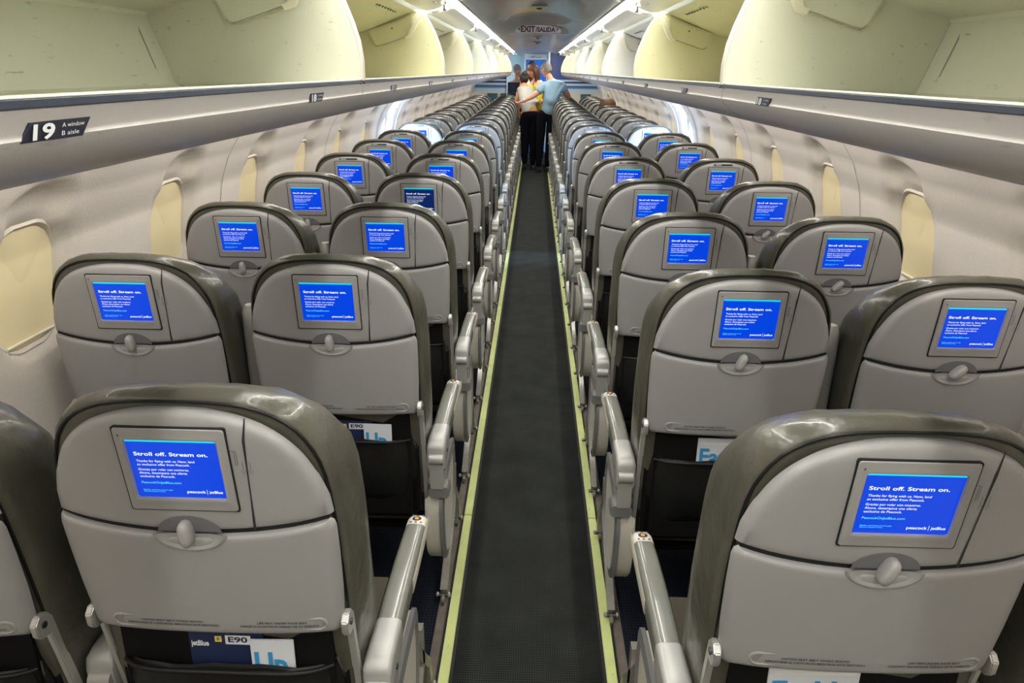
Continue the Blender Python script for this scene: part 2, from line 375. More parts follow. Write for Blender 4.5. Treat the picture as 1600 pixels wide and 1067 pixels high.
# lights over the bins
for s in (-1, 1):
    for k in range(9):
        a = -1.475+1.675*k; t = MB()
        t.loft([[(s*.376, y, 1.972), (s*.43, y, 1.982), (s*.55, y, 1.978), (s*.60, y, 1.962)] for y in (a+.01, a+1.665)], 'light_cover', False, False, False)
        tag(t.build('ceiling_light'), 'white ceiling wash light panel over the %s bins, %s' % ('left' if s < 0 else 'right', ['behind the camera', 'nearest in view'][k] if k < 2 else 'number %s from the nearest' % ['two', 'three', 'four', 'five', 'six', 'seven', 'eight'][k-2]), 'ceiling light', 'wash lights over the %s bins' % ('left' if s < 0 else 'right'))

# ------------------------------------------------------------ overhead bins
SECT = [(.457, 1.642), (.456, 1.69), (.462, 1.735), (.475, 1.778), (.495, 1.83), (.525, 1.885), (.56, 1.925), (.60, 1.918), (.82, 1.836), (.985, 1.796), (.934, 1.624)]
UNDER = [(.457, 1.634), (.4590, 1.614), (.4575, 1.6085), (.459, 1.605), (.466, 1.596), (.484, 1.580), (.515, 1.564), (.56, 1.550), (.61, 1.541), (.66, 1.536), (.72, 1.534), (.85, 1.536), (1.0, 1.55), (1.12, 1.58)]
ORD = ['first', 'second', 'third', 'fourth', 'fifth', 'sixth', 'seventh', 'eighth', 'ninth', 'tenth', 'eleventh', 'twelfth', 'thirteenth', 'fourteenth', 'fifteenth', 'sixteenth', 'seventeenth', 'eighteenth']
rowlab = [-.14, .655, 1.47, 2.29, 3.11, 3.95, 4.8, 5.6, 6.4, 7.2, 8.0, 8.8, 9.6, 10.4, 11.2, 12.0, 12.8]
def row_label(parent, s, y, num, red):
    t = MB(); X = .4565; w_ = .088; h = .0165; z0 = 1.6145
    mt = 'label_red' if red else 'label_black'
    sl = .008
    pts = [(-w_/2-sl, -h/2), (w_/2-sl, -h/2), (w_/2+sl, h/2), (-w_/2+sl, h/2)]
    def fn(u, v, d=0): return (s*(X-d+.0012 if v > -.006 else X-d+.0025), y+(u if s < 0 else -u), z0+v)
    t.add([(s*(X-.0006+.0035*(0 if p[1] > 0 else 1)*.4), y+p[0]*(1 if s < 0 else -1), z0+p[1]) for p in pts]+[(s*(X+.004), y+p[0]*(1 if s < 0 else -1), z0+p[1]) for p in pts],
          [[0, 1, 2, 3], [0, 4, 5, 1], [1, 5, 6, 2], [2, 6, 7, 3], [3, 7, 4, 0]], mt)
    g = lambda u, v: (s*(X-.0012), y+(u+v*.45)*(1 if s < 0 else -1), z0+v)
    put_text(t, num, 'label_text', g, -.036, -.0062, .030, .0125, .03)
    a, b = ('A window', 'B aisle') if s < 0 else ('C aisle', 'D window')
    put_text(t, a, 'label_text', g, .004, .0018, .034, .0038); put_text(t, b, 'label_text', g, .004, -.0052, .026, .0038)
    t.build('row_label', parent, smooth=0, label='small %s row %s label' % ('red' if red else 'black', num))
def make_bin(s, k):
    a = -1.475+1.675*k; L_ = 1.675; mt = ['bin_b', 'bin_a', 'bin_b', 'bin_c', 'bin_a', 'bin_e', 'bin_d', 'bin_c', 'bin_a'][k] if s < 0 else ['bin_b', 'bin_a', 'bin_b', 'bin_e', 'bin_c', 'bin_e', 'bin_d', 'bin_c', 'bin_b'][k]
    side = 'left' if s < 0 else 'right'
    pos = ['behind the camera', 'nearest the camera', 'second from the camera', 'third from the camera', 'fourth from the camera', 'fifth from the camera', 'sixth from the camera', 'seventh from the camera', 'farthest along, by the striped bulkhead'][k]
    th = thing('overhead_bin', 'open empty cream overhead bin on the %s side, %s' % (side, pos), 'overhead bin', (0, a, 0), 'overhead bins on the %s side' % side)
    t = MB()   # inner tub: shelf, back wall, roof
    prof = [(.459, 1.640), (.925, 1.623), (.934, 1.628), (.938, 1.64), (.982, 1.785), (.978, 1.795), (.965, 1.799), (.82, 1.832), (.60, 1.914), (.575, 1.918)]
    t.loft([[(s*x, y, z) for x, z in prof] for y in (.012, L_-.012)], mt, False, False, False)
    # printed notices inside the roof
    for q in range(22):
        u = .62+.004*math.sin(q*2.1); t.box((s*(u+.01), L_-.62+q*.018, 1.9005-.374*.0), (.008, .011, .001), 'label_black', rot=Matrix.Rotation(s*.355, 3, 'Y'))
    t.build('bin_tub', th, smooth=20)
    for y, nm in ((.001, 0), (L_-.012, 1)):
        e = MB(); e.prism([(s*x, z) for x, z in SECT], 'y', y, y+.011, mt, .0015)
        for i in range(6):
            pass
        e.tube([(s*(x-.001), y+.0055, z) for x, z in SECT[:8]], .0055, 'bin_edge', 8)
        e.build('end_panel', th)
        h = MB(); d = -1 if nm else 1; ys = y if nm else y+.011
        pl = [(.81, 1.836), (.592, 1.905), (.590, 1.885), (.602, 1.835), (.612, 1.818), (.63, 1.808), (.745, 1.772), (.765, 1.769), (.778, 1.778)]
        h.prism([(s*x, z) for x, z in pl], 'y', ys+d*.0005, ys+d*.018, mt, .004)
        h.tube([(s*x, ys+d*.0175, z) for x, z in [(.598, 1.85), (.602, 1.835), (.612, 1.818), (.63, 1.808), (.745, 1.772), (.765, 1.769), (.778, 1.778)]], .0016, 'scuffed_edge', 6)
        h.ell((s*.69, ys+d*.018, 1.846), (.004, .002, .004), 'metal_dark', 8, 6)
        h.build('hinge_cover', th)
        ar = MB(); yy_ = ys+d*.032
        ar.loft([[(s*(x+q*nx), yy_+r_*.010, z+q*nz) for q, r_ in ((-1, -1), (1, -1), (1, 1), (-1, 1))] for x, z, nx, nz in ((.625, 1.805, .004, .006), (.606, 1.812, .008, .004), (.585, 1.85, .008, .004), (.555, 1.90, .008, .004), (.51, 1.942, .005, .004))], 'lip_cream')
        ar.tube([(s*.512, yy_, 1.940), (s*.455, yy_+d*.06, 1.946)], .003, 'bin_edge', 6)
        ar.build('lift_arm', th)
    lp = MB()
    lp.box((s*.460, L_/2, 1.6435), (.009, L_-.002, .004), 'lip_cream', .0015)
    lp.box((s*.4575, L_/2, 1.6385), (.007, L_-.006, .0085), 'lip_blue', .001)
    lp.box((s*.4585, .02, 1.6385), (.007, .003, .012), 'gap'); lp.box((s*.4585, L_-.02, 1.6385), (.007, .003, .012), 'gap')
    lp.build('shelf_edge', th)
    fr = MB(); fr.loft([[(s*x, y, z) for x, z in UNDER] for y in (.0015, L_-.0015)], 'fairing', False, False, False); fr.build('lower_fairing', th, smooth=24)
    dr = MB(); pr = []
    for i in range(11):   # the opened door, swung up under the light
        t_ = i/10; pr.append((.565-.155*t_, 1.932-.020*math.sin(PI*t_)+.012*t_))
    ysr = [.09, .10, .13, .2, L_/2, L_-.2, L_-.13, L_-.10, L_-.09]
    ins = [.045, .02, .006, 0, 0, 0, .006, .02, .045]
    dr.loft([[(s*(x+(i_*(1-(.565-x)/.155)*0+i_*((.565-x)/.155))), y, z) for x, z in pr] for y, i_ in zip(ysr, ins)], 'door_white', False, False, False)
    dr.loft([[(s*(x+(i_*((.565-x)/.155))), y, z+.012) for x, z in pr] for y, i_ in zip(ysr, ins)], 'door_white', False, False, False)
    dr.build('bin_door', th, smooth=60)
    lt = MB(); lt.box((s*.418, L_-.30, 1.932), (.014, .035, .018), 'bin_edge', .004); lt.box((s*.410, L_-.30, 1.916), (.008, .010, .022), 'seam_dark', .002)
    lt.box((s*.410, L_-.285, 1.907), (.014, .006, .006), 'seam_dark', .001)
    lt.box((s*.44, L_-.36, 1.930), (.01, .09, .006), 'bin_edge', .002)
    lt.build('latch', th)
    if k == 1 or k == 2:
        g = MB(); g.box((s*.962, L_-.075, 1.705), (.010, .016, .12), mt, .005, Matrix.Rotation(s*.29, 3, 'Y')); g.box((s*.957, L_-.0838, 1.708), (.0012, .001, .09), 'arm_grey', 0, Matrix.Rotation(s*.29, 3, 'Y')); g.build('corner_strip', th)
    for i, y in enumerate(rowlab):
        yv = y if s < 0 else y+.06
        if a <= yv < a+L_ and not (s > 0 and i <= 1): row_label(th, s, yv-a, str(20-i), 6 <= i <= 8)
    if k == 8:   # rounded end of the run of bins
        ec = MB(); cap = SECT[:7]+[(.60, 1.925), (.85, 1.86), (1.02, 1.82), (1.1, 1.62), (1.12, 1.58)]+UNDER[::-1]
        c = (sum(p[0] for p in cap)/len(cap), sum(p[1] for p in cap)/len(cap))
        ec.loft([[(s*(c[0]+(x-c[0])*q), L_+d, c[1]+(z-c[1])*q) for x, z in cap] for q, d in ((1, 0), (1, .01), (.98, .04), (.93, .055))], 'fairing', False, True); ec.build('end_cap', th)
    return th
for s in (-1, 1):
    for k in range(9): make_bin(s, k)

# ------------------------------------------------------------ front bulkheads and entry
b = MB(); b.box((-.93, 14.62, 1.0), (.70, .04, 2.0), 'bulkhead'); b.box((-.575, 14.60, 1.0), (.025, .07, 2.0), 'white_wall', .006); b.build('wall_front_left', kind='structure', smooth=0)
b = MB(); b.box((.80, 14.62, 1.0), (1.08, .04, 2.0), 'bulkhead'); b.box((.252, 14.60, 1.0), (.03, .08, 2.1), 'white_wall', .006); b.build('wall_front_right', kind='structure', smooth=0)
b = MB(); b.box((-.45, 16.3, 1.1), (.44, .04, 2.2), 'grey_green'); b.box((-.30, 16.26, 1.55), (.07, .03, .16), 'teal', .005); b.box((-.30, 16.25, 1.60), (.05, .02, .03), 'white_wall', .002); b.build('wall_galley', kind='structure', smooth=0)
b = MB(); b.box((0, 17.5, 1.1), (2.8, .04, 2.4), 'white_wall'); b.box((.255, 16.0, 1.02), (.02, 3, 2.04), 'white_wall'); b.box((-1.3, 16.0, 1.0), (.02, 3, 2.2), 'white_wall'); b.build('wall_entry', kind='structure', smooth=0)
b = MB()
for x in (-.235, .225): b.box((x, 15.6, .97), (.028, .06, 1.94), 'white_wall', .006)
b.box((0, 15.6, 1.935), (.49, .06, .11), 'white_wall', .006); b.build('door_3', kind='structure', smooth=0)
b = MB(); n_ = 40
b.loft([[(-.215+.43*i/n_, 15.62+.012*math.sin(i*1.35), z) for i in range(n_+1)] for z in (.02, 1.0, 1.885)], 'curtain', False, False, False)
b.tube([(-.22, 15.6, 1.882), (.21, 15.6, 1.882)], .008, 'seam_dark'); tag(b.build('entry_curtain'), 'bright blue curtain in the doorway behind the people', 'curtain')
exit_sign(15.50, 1.905, .72, 'small exit sign above the blue doorway at the far end')
for x, lb in ((-.86, 'teal pocket on the left bulkhead, window side'), (-.60, 'teal pocket on the left bulkhead, aisle side'), (.50, 'dark teal pocket on the right bulkhead, aisle side'), (.99, 'teal pocket on the right bulkhead, window side')):
    b = MB(); b.box((x, 14.585, 1.17), (.20, .025, .14), 'teal', .006); b.box((x, 14.568, 1.235), (.21, .012, .012), 'metal_dark', .003); tag(b.build('bulkhead_pocket'), lb, 'pocket')
b = MB(); b.box((0, -1.52, 1.0), (2.8, .04, 2.2), 'beige'); b.build('wall_back_bounce', kind='structure', smooth=0)  # unseen wall added so light bounces; the cabin really runs on here

# ------------------------------------------------------------ seats
HW = [(.212, 1.02), (.208, 1.06), (.197, 1.10), (.180, 1.14), (.157, 1.17), (.127, 1.193), (.09, 1.207), (.045, 1.2155), (0, 1.217)]
def ysurf(x, z):
    q = abs(x)/.213
    return .07*(1.125-z)+.006*q**2+.008*q**6+(.010*max(0, (z-1.15)/.067)**3)-.008
def ledge(x): return .997+.026*(x/.21)**2
def smooth_poly(pts, n):
    """resample a closed polygon with Catmull-Rom"""
    out = []; N_ = len(pts)
    for i in range(N_):
        p0, p1, p2, p3 = pts[i-1], pts[i], pts[(i+1) % N_], pts[(i+2) % N_]
        for k in range(n):
            t = k/n
            out.append(tuple(.5*((2*p1[j])+(-p0[j]+p2[j])*t+(2*p0[j]-5*p1[j]+4*p2[j]-p3[j])*t*t+(-p0[j]+3*p1[j]-3*p2[j]+p3[j])*t**3) for j in (0, 1)))
    return out
def panel(mb, out, c, off, m, roll=.012, depth=.018, flat=.0):
    """star-shaped shell panel: surface follows ysurf, rim rolls forward"""
    rings = []
    for q, rl in ((.0, 0), (.2, 0), (.4, 0), (.6, 0), (.75, 0), (.86, 0), (.92, .03), (.955, .12), (.98, .35), (.995, .7), (1.0, 1.0)):
        ring_ = []
        for x, z in out:
            X = c[0]+(x-c[0])*q; Z = c[1]+(z-c[1])*q
            ring_.append((X, ysurf(X, Z)+off+rl*depth, Z))
        rings.append(ring_)
    mb.loft(rings[1:], m, True, False)
def upper_outline():
    right = [p for p in HW]; pts = []
    pts += [(x, z) for x, z in right if z > 1.03]
    left = [(-x, z) for x, z in right[::-1][1:] if z > 1.03]
    pts += left
    top = pts
    bot = []
    for i in range(21):
        x = -.211+.422*i/20; bot.append((x, ledge(x)+.0035))
    # right side goes from ledge end up
    dense = []
    for (a, b), (c, d) in zip(top, top[1:]):
        for k in range(4): t = k/4; dense.append((a+(c-a)*t, b+(d-b)*t))
    dense.append(top[-1])
    sm_ = dense
    for _ in range(3): sm_ = [sm_[0]]+[((sm_[i-1][0]+2*sm_[i][0]+sm_[i+1][0])/4, (sm_[i-1][1]+2*sm_[i][1]+sm_[i+1][1])/4) for i in range(1, len(sm_)-1)]+[sm_[-1]]
    return sm_+bot
def lower_outline():
    pts = []
    for i in range(25):
        x = .207-.414*i/24; pts.append((x, ledge(x)-.002))
    pts = pts[::1]
    pts += [(-.212, 1.016), (-.2145, 1.005), (-.2145, .95), (-.213, .88), (-.209, .815), (-.207, .795), (-.200, .787)]
    pts += [(-.200+.40*i/12, .787-.003*math.sin(PI*i/12)) for i in range(1, 13)]
    pts += [(.207, .795), (.209, .815), (.213, .88), (.2145, .95), (.2145, 1.005), (.212, 1.016)]
    return pts
def on(x, z, d=0): return (x, ysurf(x, z)-d, z)
def strip(mb, pts, w_, m, d=.0008):
    """thin line laid on the shell"""
    L_ = []; 
    for i, (x, z) in enumerate(pts):
        a = pts[max(i-1, 0)]; b_ = pts[min(i+1, len(pts)-1)]; dx, dz = b_[0]-a[0], b_[1]-a[1]; l = math.hypot(dx, dz) or 1
        wv = w_ if not isinstance(w_, list) else w_[i]
        nx, nz = -dz/l*wv/2, dx/l*wv/2; L_.append([on(x-nx, z-nz, d), on(x+nx, z+nz, d)])
    mb.loft(L_, m, False, False, False)

def stadium(cx, cz_, hw, hh, n=10):
    return [(cx+hw-hh+hh*math.sin(a), cz_-hh*math.cos(a)) for a in [PI*i/n for i in range(n+1)]]+[(cx-hw+hh-hh*math.sin(a), cz_+hh*math.cos(a)) for a in [PI*i/n for i in range(n+1)]]

PART = {}
def seat_parts(root, side, aisle, row):
    """side -1 left of the aisle, +1 right; aisle side of the seat is +x for the left block"""
    a = -side if aisle else side      # x-direction of this seat's own outer armrest
    # --- backrest cushion
    co = [(0, 1.234), (.06, 1.233), (.11, 1.227), (.152, 1.211), (.184, 1.185), (.206, 1.147), (.219, 1.10), (.226, 1.02), (.228, .92), (.228, .80), (.224, .68), (.21, .56), (.19, .48)]
    prof = co+[(0, .46)]+[(-x, z) for x, z in co[::-1][:-1]]
    prof = smooth_poly(prof, 2); cc = (0, .92)
    mb = MB(); rings = []
    for q, dy in ((.90, .016), (.955, .016), (.985, .024), (1.0, .040), (1.012, .07), (1.02, .10), (1.012, .135), (.98, .158), (.87, .168), (.5, .16)):
        ring_ = []
        for i, (x, z) in enumerate(prof):
            X = cc[0]+(x-cc[0])*(1-(1-q)*1.0); Z = cc[1]+(z-cc[1])*(1-(1-q)*(.23/.34 if z > .92 else .6))
            Z -= .47*max(0, dy-.045)*sm((Z-1.0)/.2)
            wr = .0022*math.sin(x*95+dy*60+z*40)*math.sin(z*70+1.3) if z > .6 else 0
            ring_.append((X+wr*.6, .07*(1.125-Z)+dy+.012*(abs(X)/.22)**4+wr*.5, Z+wr*.8))
        rings.append(ring_)
    mb.loft(rings, 'leather')
    bk = mb.build('backrest', root, smooth=60)
    pp = MB(); pp.tube([(x*.945, .07*(1.125-z)+.0135+.012*(abs(x)/.22)**4, .92+(z-.92)*.962) for x, z in [p for p in prof if p[0] < 0 and p[1] > .74]+[p for p in prof if p[0] >= 0 and p[1] > .74]], .003, 'leather_black', 6); pp.build('piping', bk)
    # --- shell
    up = upper_outline(); mb = MB(); panel(mb, [(x*1.02, z-(.003 if z > 1.1 else 0)) for x, z in up], (0, 1.10), 0, 'shell', depth=.016)
    back = [(x*.985, .95+(z-.95)*.985) for x, z in up if z > 1.03]+[(-.20, .82), (.20, .82)]
    sh = mb.build('back_shell', root, smooth=50)
    mb = MB()
    mb.loft([[(-.21+.42*i/20, ysurf(-.21+.42*i/20, 1.0)+.006, ledge(-.21+.42*i/20)+d_) for i in range(21)] for d_ in (-.012, .014)], 'gap', False, False, False)
    strip(mb, [(.111, 1.205), (.106, 1.17), (.104, 1.12), (.102, 1.07), (.100, 1.03), (.099, ledge(.099)+.005)], [.002, .0042, .0022, .002, .0036, .0042], 'seam_dark')
    ic = [(.082, 1.152), (.092, 1.152), (.092, 1.128), (.082, 1.128), (.082, 1.152)]
    strip(mb, ic, .0007, 'emboss'); strip(mb, [(.089, 1.152), (.089, 1.128)], .0006, 'emboss')
    for xx in (.0985, .1095): strip(mb, [(xx, 1.134), (xx, 1.118)], .0006, 'emboss'); strip(mb, [(xx-.003, 1.119), (xx, 1.110), (xx+.003, 1.119)], .0006, 'emboss')
    mb.build('panel_seam', sh, smooth=0)
    # --- monitor
    mb = MB()
    def rect(w_, h, d, cz_=1.117, r=.004):
        out = []
        for sx, sz, a0 in ((1, -1, -90), (1, 1, 0), (-1, 1, 90), (-1, -1, 180)):
            for k in range(4):
                an = R(a0+30*k); out.append((sx*(w_/2-r)+r*math.cos(an), 0, cz_+sz*(h/2-r)+r*math.sin(an)))
        return [(x, .07*(1.125-z)-.008-d, z) for x, _, z in out]
    mb.loft([rect(.166, .148, -.006), rect(.166, .148, .0012)], 'gap', False, False)
    mb.loft([rect(.1665, .1485, .0012), rect(.162, .144, .0013)], 'gap', False, False)
    mb.loft([rect(.162, .144, .0013), rect(.1605, .1425, .0035), rect(.154, .136, .0042), rect(.146, .122, .0036, 1.119), rect(.140, .112, .0058, 1.119), rect(.136, .104, .0050, 1.119), rect(.1345, .1025, .0005, 1.119)], 'bezel', False, False)
    mb.add([(-.0745, .07*(1.125-1.176)-.0125, 1.176), (-.0725, .07*(1.125-1.18)-.0125, 1.18), (-.0705, .07*(1.125-1.176)-.0125, 1.176)], [[0, 1, 2]], 'emboss')
    mo = mb.build('monitor_frame', root, smooth=35)
    dim = (row == 3 and side < 0 and aisle)
    sc = MB(); W_, H_ = .1345, .1025; cz_ = 1.119
    sf = lambda u, v, d=0: (u*W_-W_/2, .07*(1.125-(cz_+H_/2-v*H_))-.008-.0008-d, cz_+H_/2-v*H_)
    blue = 'screen_dim' if dim else 'screen_blue'
    sc.add([sf(0, .045), sf(1, .045), sf(1, 1), sf(0, 1)], [[0, 1, 2, 3]], blue)
    sc.add([sf(0, 0), sf(1, 0), sf(1, .045), sf(0, .045)], [[0, 1, 2, 3]], 'screen_bar')
    tf = lambda x, z: (x, .07*(1.125-z)-.0094, z)
    def tx(s_, u, v, wd, ht, m='text_white', bold=0):
        put_text(sc, s_, m, tf, -W_/2+u*W_, cz_+H_/2-v*H_, wd*W_, ht*H_, bold)
    tx('Stroll off. Stream on.', .065, .275, .81, .060, bold=.012)
    if row <= 5:
        tx('Thanks for flying with us. Now, land', .075, .385, .64, .037); tx('an exclusive offer from Peacock.', .075, .445, .58, .037)
        tx('Gracias por volar con nosotros.', .075, .53, .56, .037); tx('Ahora, desempaca una oferta', .075, .59, .53, .037); tx('exclusiva de Peacock.', .075, .65, .39, .037)
        tx('PeacockOnJetBlue.com', .075, .76, .44, .040, 'text_cyan')
        tx('Eligibility, restrictions and terms apply.', .075, .88, .33, .020, 'text_cyan'); tx('Peacock is Peacock TV LLC.', .075, .91, .24, .020, 'text_cyan')
        tx('peacock', .56, .915, .21, .048, bold=.008); tx('jetBlue', .81, .915, .15, .048, bold=.008)
        sc.add([sf(.785, .85, .0006), sf(.789, .85, .0006), sf(.789, .935, .0006), sf(.785, .935, .0006)], [[0, 1, 2, 3]], 'text_white')
    sc.build('screen', mo, smooth=0, label='lit %s screen' % ('dark navy' if dim else 'bright blue'))
    if row >= 4:
        pl = MB(); pl.prism([(-.055, 1.200), (.045, 1.200), (.045, 1.2065), (-.055, 1.2065)], 'y', ysurf(0, 1.2)-.0035, ysurf(0, 1.2)+.006, 'placard_dark', .001)
        pl.box((-.03, ysurf(0, 1.2)-.004, 1.203), (.03, .001, .003), 'label_text'); pl.build('placard', sh, smooth=0)
    # --- tray table
    mb = MB(); panel(mb, [(x*1.02, z) for x, z in lower_outline()], (0, .90), -.0045, 'shell', depth=.014)
    tt = mb.build('tray_table', root, smooth=50)
    mb = MB(); st = stadium(.010, .8115, .180, .0140)
    def offp(x, z, d): return (x, ysurf(x, z)-.0045-d, z)
    n_ = len(st); r1 = [offp(x, z, .0008) for x, z in st]
    inner = [offp(.010+(x-.010)*.985, .8115+(z-.8115)*.84, .0018) for x, z in st]; inner2 = [offp(.010+(x-.010)*.975, .8115+(z-.8115)*.72, .0002) for x, z in st]
    outer = [offp(.010+(x-.010)*1.004, .8115+(z-.8115)*1.06, -.0004) for x, z in st]
    mb.loft([outer, r1, inner, inner2], 'bezel', False, False)
    mb.add([offp(.010+(x-.010)*.975, .8115+(z-.8115)*.72, .0003) for x, z in st], [list(range(len(st)))], 'strip_fill')
    pf = lambda x, z: offp(x, z, .0010)
    put_text(mb, 'FASTEN SEAT BELT WHILE SEATED', 'emboss', pf, -.120, .8135, .105, .0042, .02); put_text(mb, 'ABROCHESE EL CINTURON MIENTRAS ESTE SENTADO', 'emboss', pf, -.145, .806, .155, .0042, .02)
    put_text(mb, 'LIFE VEST UNDER YOUR SEAT', 'emboss', pf, .075, .8135, .082, .0042, .02); put_text(mb, 'CHALECO SALVAVIDAS DEBAJO DE SU ASIENTO', 'emboss', pf, .045, .806, .130, .0042, .02)
    mb.build('instruction_strip', tt, smooth=0)
    # --- latch and its finger recess
    mb = MB(); N_ = 24
    arc = [(-.003+.050*math.cos(PI*i/N_), 1.0005+.032*math.sin(PI*i/N_)) for i in range(N_+1)]
    mb.add([on(x, z, .0012) for x, z in arc], [list(range(N_+1))], 'recess_shade')  # dark plate set proud, its colour imitates shade inside the hollow
    mb.add([on(-.048, 1.0015, .0018), on(.042, 1.0015, .0018), on(.042, 1.0030, .0018), on(-.048, 1.0030, .0018)], [[0, 1, 2, 3]], 'seam_dark')
    def lo(k, d): return [on(-.003+.054*k*math.cos(PI*i/N_), 1.0-.030*k*math.sin(PI*i/N_)+(.0 if 0 else 0), d) for i in range(N_+1)]
    mb.loft([lo(1.08, .004), lo(1.02, .0075), lo(.94, .0078), lo(.86, .0050), lo(.6, .0022), lo(.05, .0022)], 'shell', False, False, False)
    mb.build('latch_recess', tt, smooth=60)
    mb = MB(); rot = Matrix.Rotation({(-1, False): .0, (1, True): -.35, (1, False): -.6}.get((side, aisle), .08) if row < 3 else 0, 3, 'Y').to_3x3()
    mb.loft([[(.0098*q*math.copysign(abs(math.cos(t_))**.8, math.cos(t_)), yq, .0225*q*math.copysign(abs(math.sin(t_))**.8, math.sin(t_))) for t_ in [2*PI*i/20 for i in range(20)]] for q, yq in ((.85, .010), (1, .004), (1, -.004), (.93, -.009), (.75, -.012), (.4, -.0135))], 'bezel'); lk = mb.build('latch', tt, smooth=60)
    lk.location = (-.004, ysurf(0, 1.005)-.010, 1.006); lk.rotation_euler = (0, {(1, True): .38, (1, False): .75}.get((side, aisle), -.06)*(1 if row < 3 else 0), 0)
    # --- lower back and pocket
    mb = MB(); mb.box((0, .062, .63), (.41, .055, .38), 'lower_back', .02, Matrix.Rotation(R(-4), 3, 'X')); mb.build('lower_back', root)
    mb = MB(); rings = []
    for z, d, w_ in ((.485, .012, .185), (.49, .026, .19), (.53, .042, .196), (.60, .044, .198), (.65, .036, .196), (.682, .030, .190), (.692, .028, .186), (.694, .022, .184), (.688, .016, .184)):
        ring_ = []
        for i in range(13):
            t_ = -1+2*i/12; ring_.append((t_*w_, .036+.07*(1.0-z)*.6-d*(1-abs(t_)**6)-.002*math.sin(i*1.9+z*20), z-.010*abs(t_)**8+.003*math.sin(t_*5+1)))
        rings.append(ring_)
    mb.loft(rings, 'leather_black', False, False, False)
    mb.tube([(.184*math.sin(t_), .034-.030*(1-abs(math.sin(t_))**6)+.006, .693-.006*abs(math.sin(t_))**6) for t_ in [-PI/2+PI*i/20 for i in range(21)]], .0042, 'leather_black', 8)
    mb.tube([(.19, .045, .700), (.202, .03, .69), (.206, .028, .675), (.200, .035, .668)], .0022, 'leather_black', 6)
    pk = mb.build('seat_pocket', root, smooth=60); pk.location = (0, -.001, .012)
    # --- cushion and frame
    mb = MB(); mb.box((0, .335, .415), (.41, .46, .115), 'leather_seat', .035)
    mb.box((-.10, .335, .4728), (.002, .40, .0015), 'seam_dark'); mb.box((.10, .335, .4728), (.002, .40, .0015), 'seam_dark'); mb.build('seat_cushion', root)
    mb = MB(); mb.tube([(-.236, .14, .335), (.236, .14, .335)], .016, 'metal_dark', 10); mb.tube([(-.236, .46, .335), (.236, .46, .335)], .016, 'metal_dark', 10)
    for q in (-.19, .19): mb.tube([(q, .14, .335), (q, .46, .335), (q, .62, .09)], .010, 'metal_dark', 8)
    mb.box((0, .30, .35), (.38, .36, .02), 'lower_back'); mb.tube([(-.236, .62, .09), (.236, .62, .09)], .009, 'metal_dark', 8)
    mb.build('seat_frame', root)
    for sx in (-1, 1):   # recline brackets at the shell's lower corners
        mb = MB(); py = [(.018, .812), (.030, .822), (.046, .820), (.058, .805), (.105, .44), (.085, .44), (.044, .775), (.026, .778), (.018, .790)]
        mb.prism(py, 'x', sx*.2165-.006, sx*.2165+.006, 'bracket', .002); mb.tube([(sx*.2235, .034, .803), (sx*.226, .034, .803)], .006, 'metal_dark')
        mb.build('hinge_bracket', root)
    # --- armrest on the outer side
    def armrest(x0, raised=False, panel_=True):
        mb = MB()
        def sec(y, zt, zb, hw, r=.014):
            out = []; zc_ = (zt+zb)/2; hh = (zt-zb)/2; r = min(r, hh*.95, hw*.95)
            for sx, sz, a0 in ((1, -1, -90), (1, 1, 0), (-1, 1, 90), (-1, -1, 180)):
                for k in range(5):
                    an = R(a0+22.5*k); out.append((x0+sx*(hw-r)+r*math.cos(an), y, zc_+sz*(hh-r)+r*math.sin(an)))
            return out
        if raised:
            mb.loft([[(p[0], .11+(p[2]-.645)*1.0, .62+(p[1]-.06)*.95) for p in sec(y, zt, zb, hw)] for y, zt, zb, hw in ((.06, .672, .61, .022), (.2, .675, .62, .023), (.45, .675, .625, .023), (.51, .672, .628, .021), (.53, .662, .635, .014))], 'arm_silver')
            return mb.build('middle_armrest', root, smooth=50)
        mb.loft([sec(y, zt, zb, hw) for y, zt, zb, hw in ((.172, .680, .622, .0245), (.25, .682, .622, .0245), (.35, .680, .624, .0245), (.44, .675, .625, .024), (.485, .670, .624, .0235))], 'arm_pad')
        o = mb.build('armrest', root, smooth=50)
        m2 = MB(); m2.loft([sec(y, zt, zb, hw) for y, zt, zb, hw in ((.485, .6705, .6235, .024), (.515, .667, .623, .0235), (.530, .662, .628, .021), (.537, .652, .636, .012))], 'cream')
        m2.loft([[(x0+q*a*1.0, y, z) for q, z in ((.0235, .668-(y-.3)*.03), (.0262, .660-(y-.3)*.03), (.0262, .635), (.0235, .627))] for y in (.30, .36, .50, .528)], 'cream', True, True)
        if panel_:
            m2.ell((x0, .508, .6682), (.011, .010, .0012), 'navy_dot', 14, 6); m2.box((x0, .508, .6696), (.009, .009, .0014), 'orange', .0004)
            for i in range(3):
                m2.box((x0-.012+.012*i, .527, .6648), (.006, .004, .0015), 'navy_dot', .0004, Matrix.Rotation(-.2, 3, 'X')); m2.box((x0-.012+.012*i, .492, .6706), (.005, .003, .0008), 'emboss')
        m2.build('control_panel', o, smooth=50)
        m3 = MB(); m3.loft([sec(y, zt, zb, hw, .012) for y, zt, zb, hw in ((.172, .6815, .620, .0255), (.12, .683, .600, .0262), (.085, .683, .588, .0262), (.062, .676, .585, .0262), (.055, .660, .592, .0245))], 'arm_silver')
        m3.tube([(x0-.020, .060, .628), (x0+.020, .060, .628)], .0175, 'arm_silver', 14)
        m3.tube([(x0-.0265, .10, .635), (x0+.0285, .10, .635)], .006, 'metal_dark', 8)
        m3.loft([sec(y, zt, zb, hw, .008) for y, zt, zb, hw in ((.052, .612, .53, .0195), (.09, .60, .515, .0215), (.13, .60, .515, .0215))], 'arm_silver')
        m3.build('armrest_base', o, smooth=50)
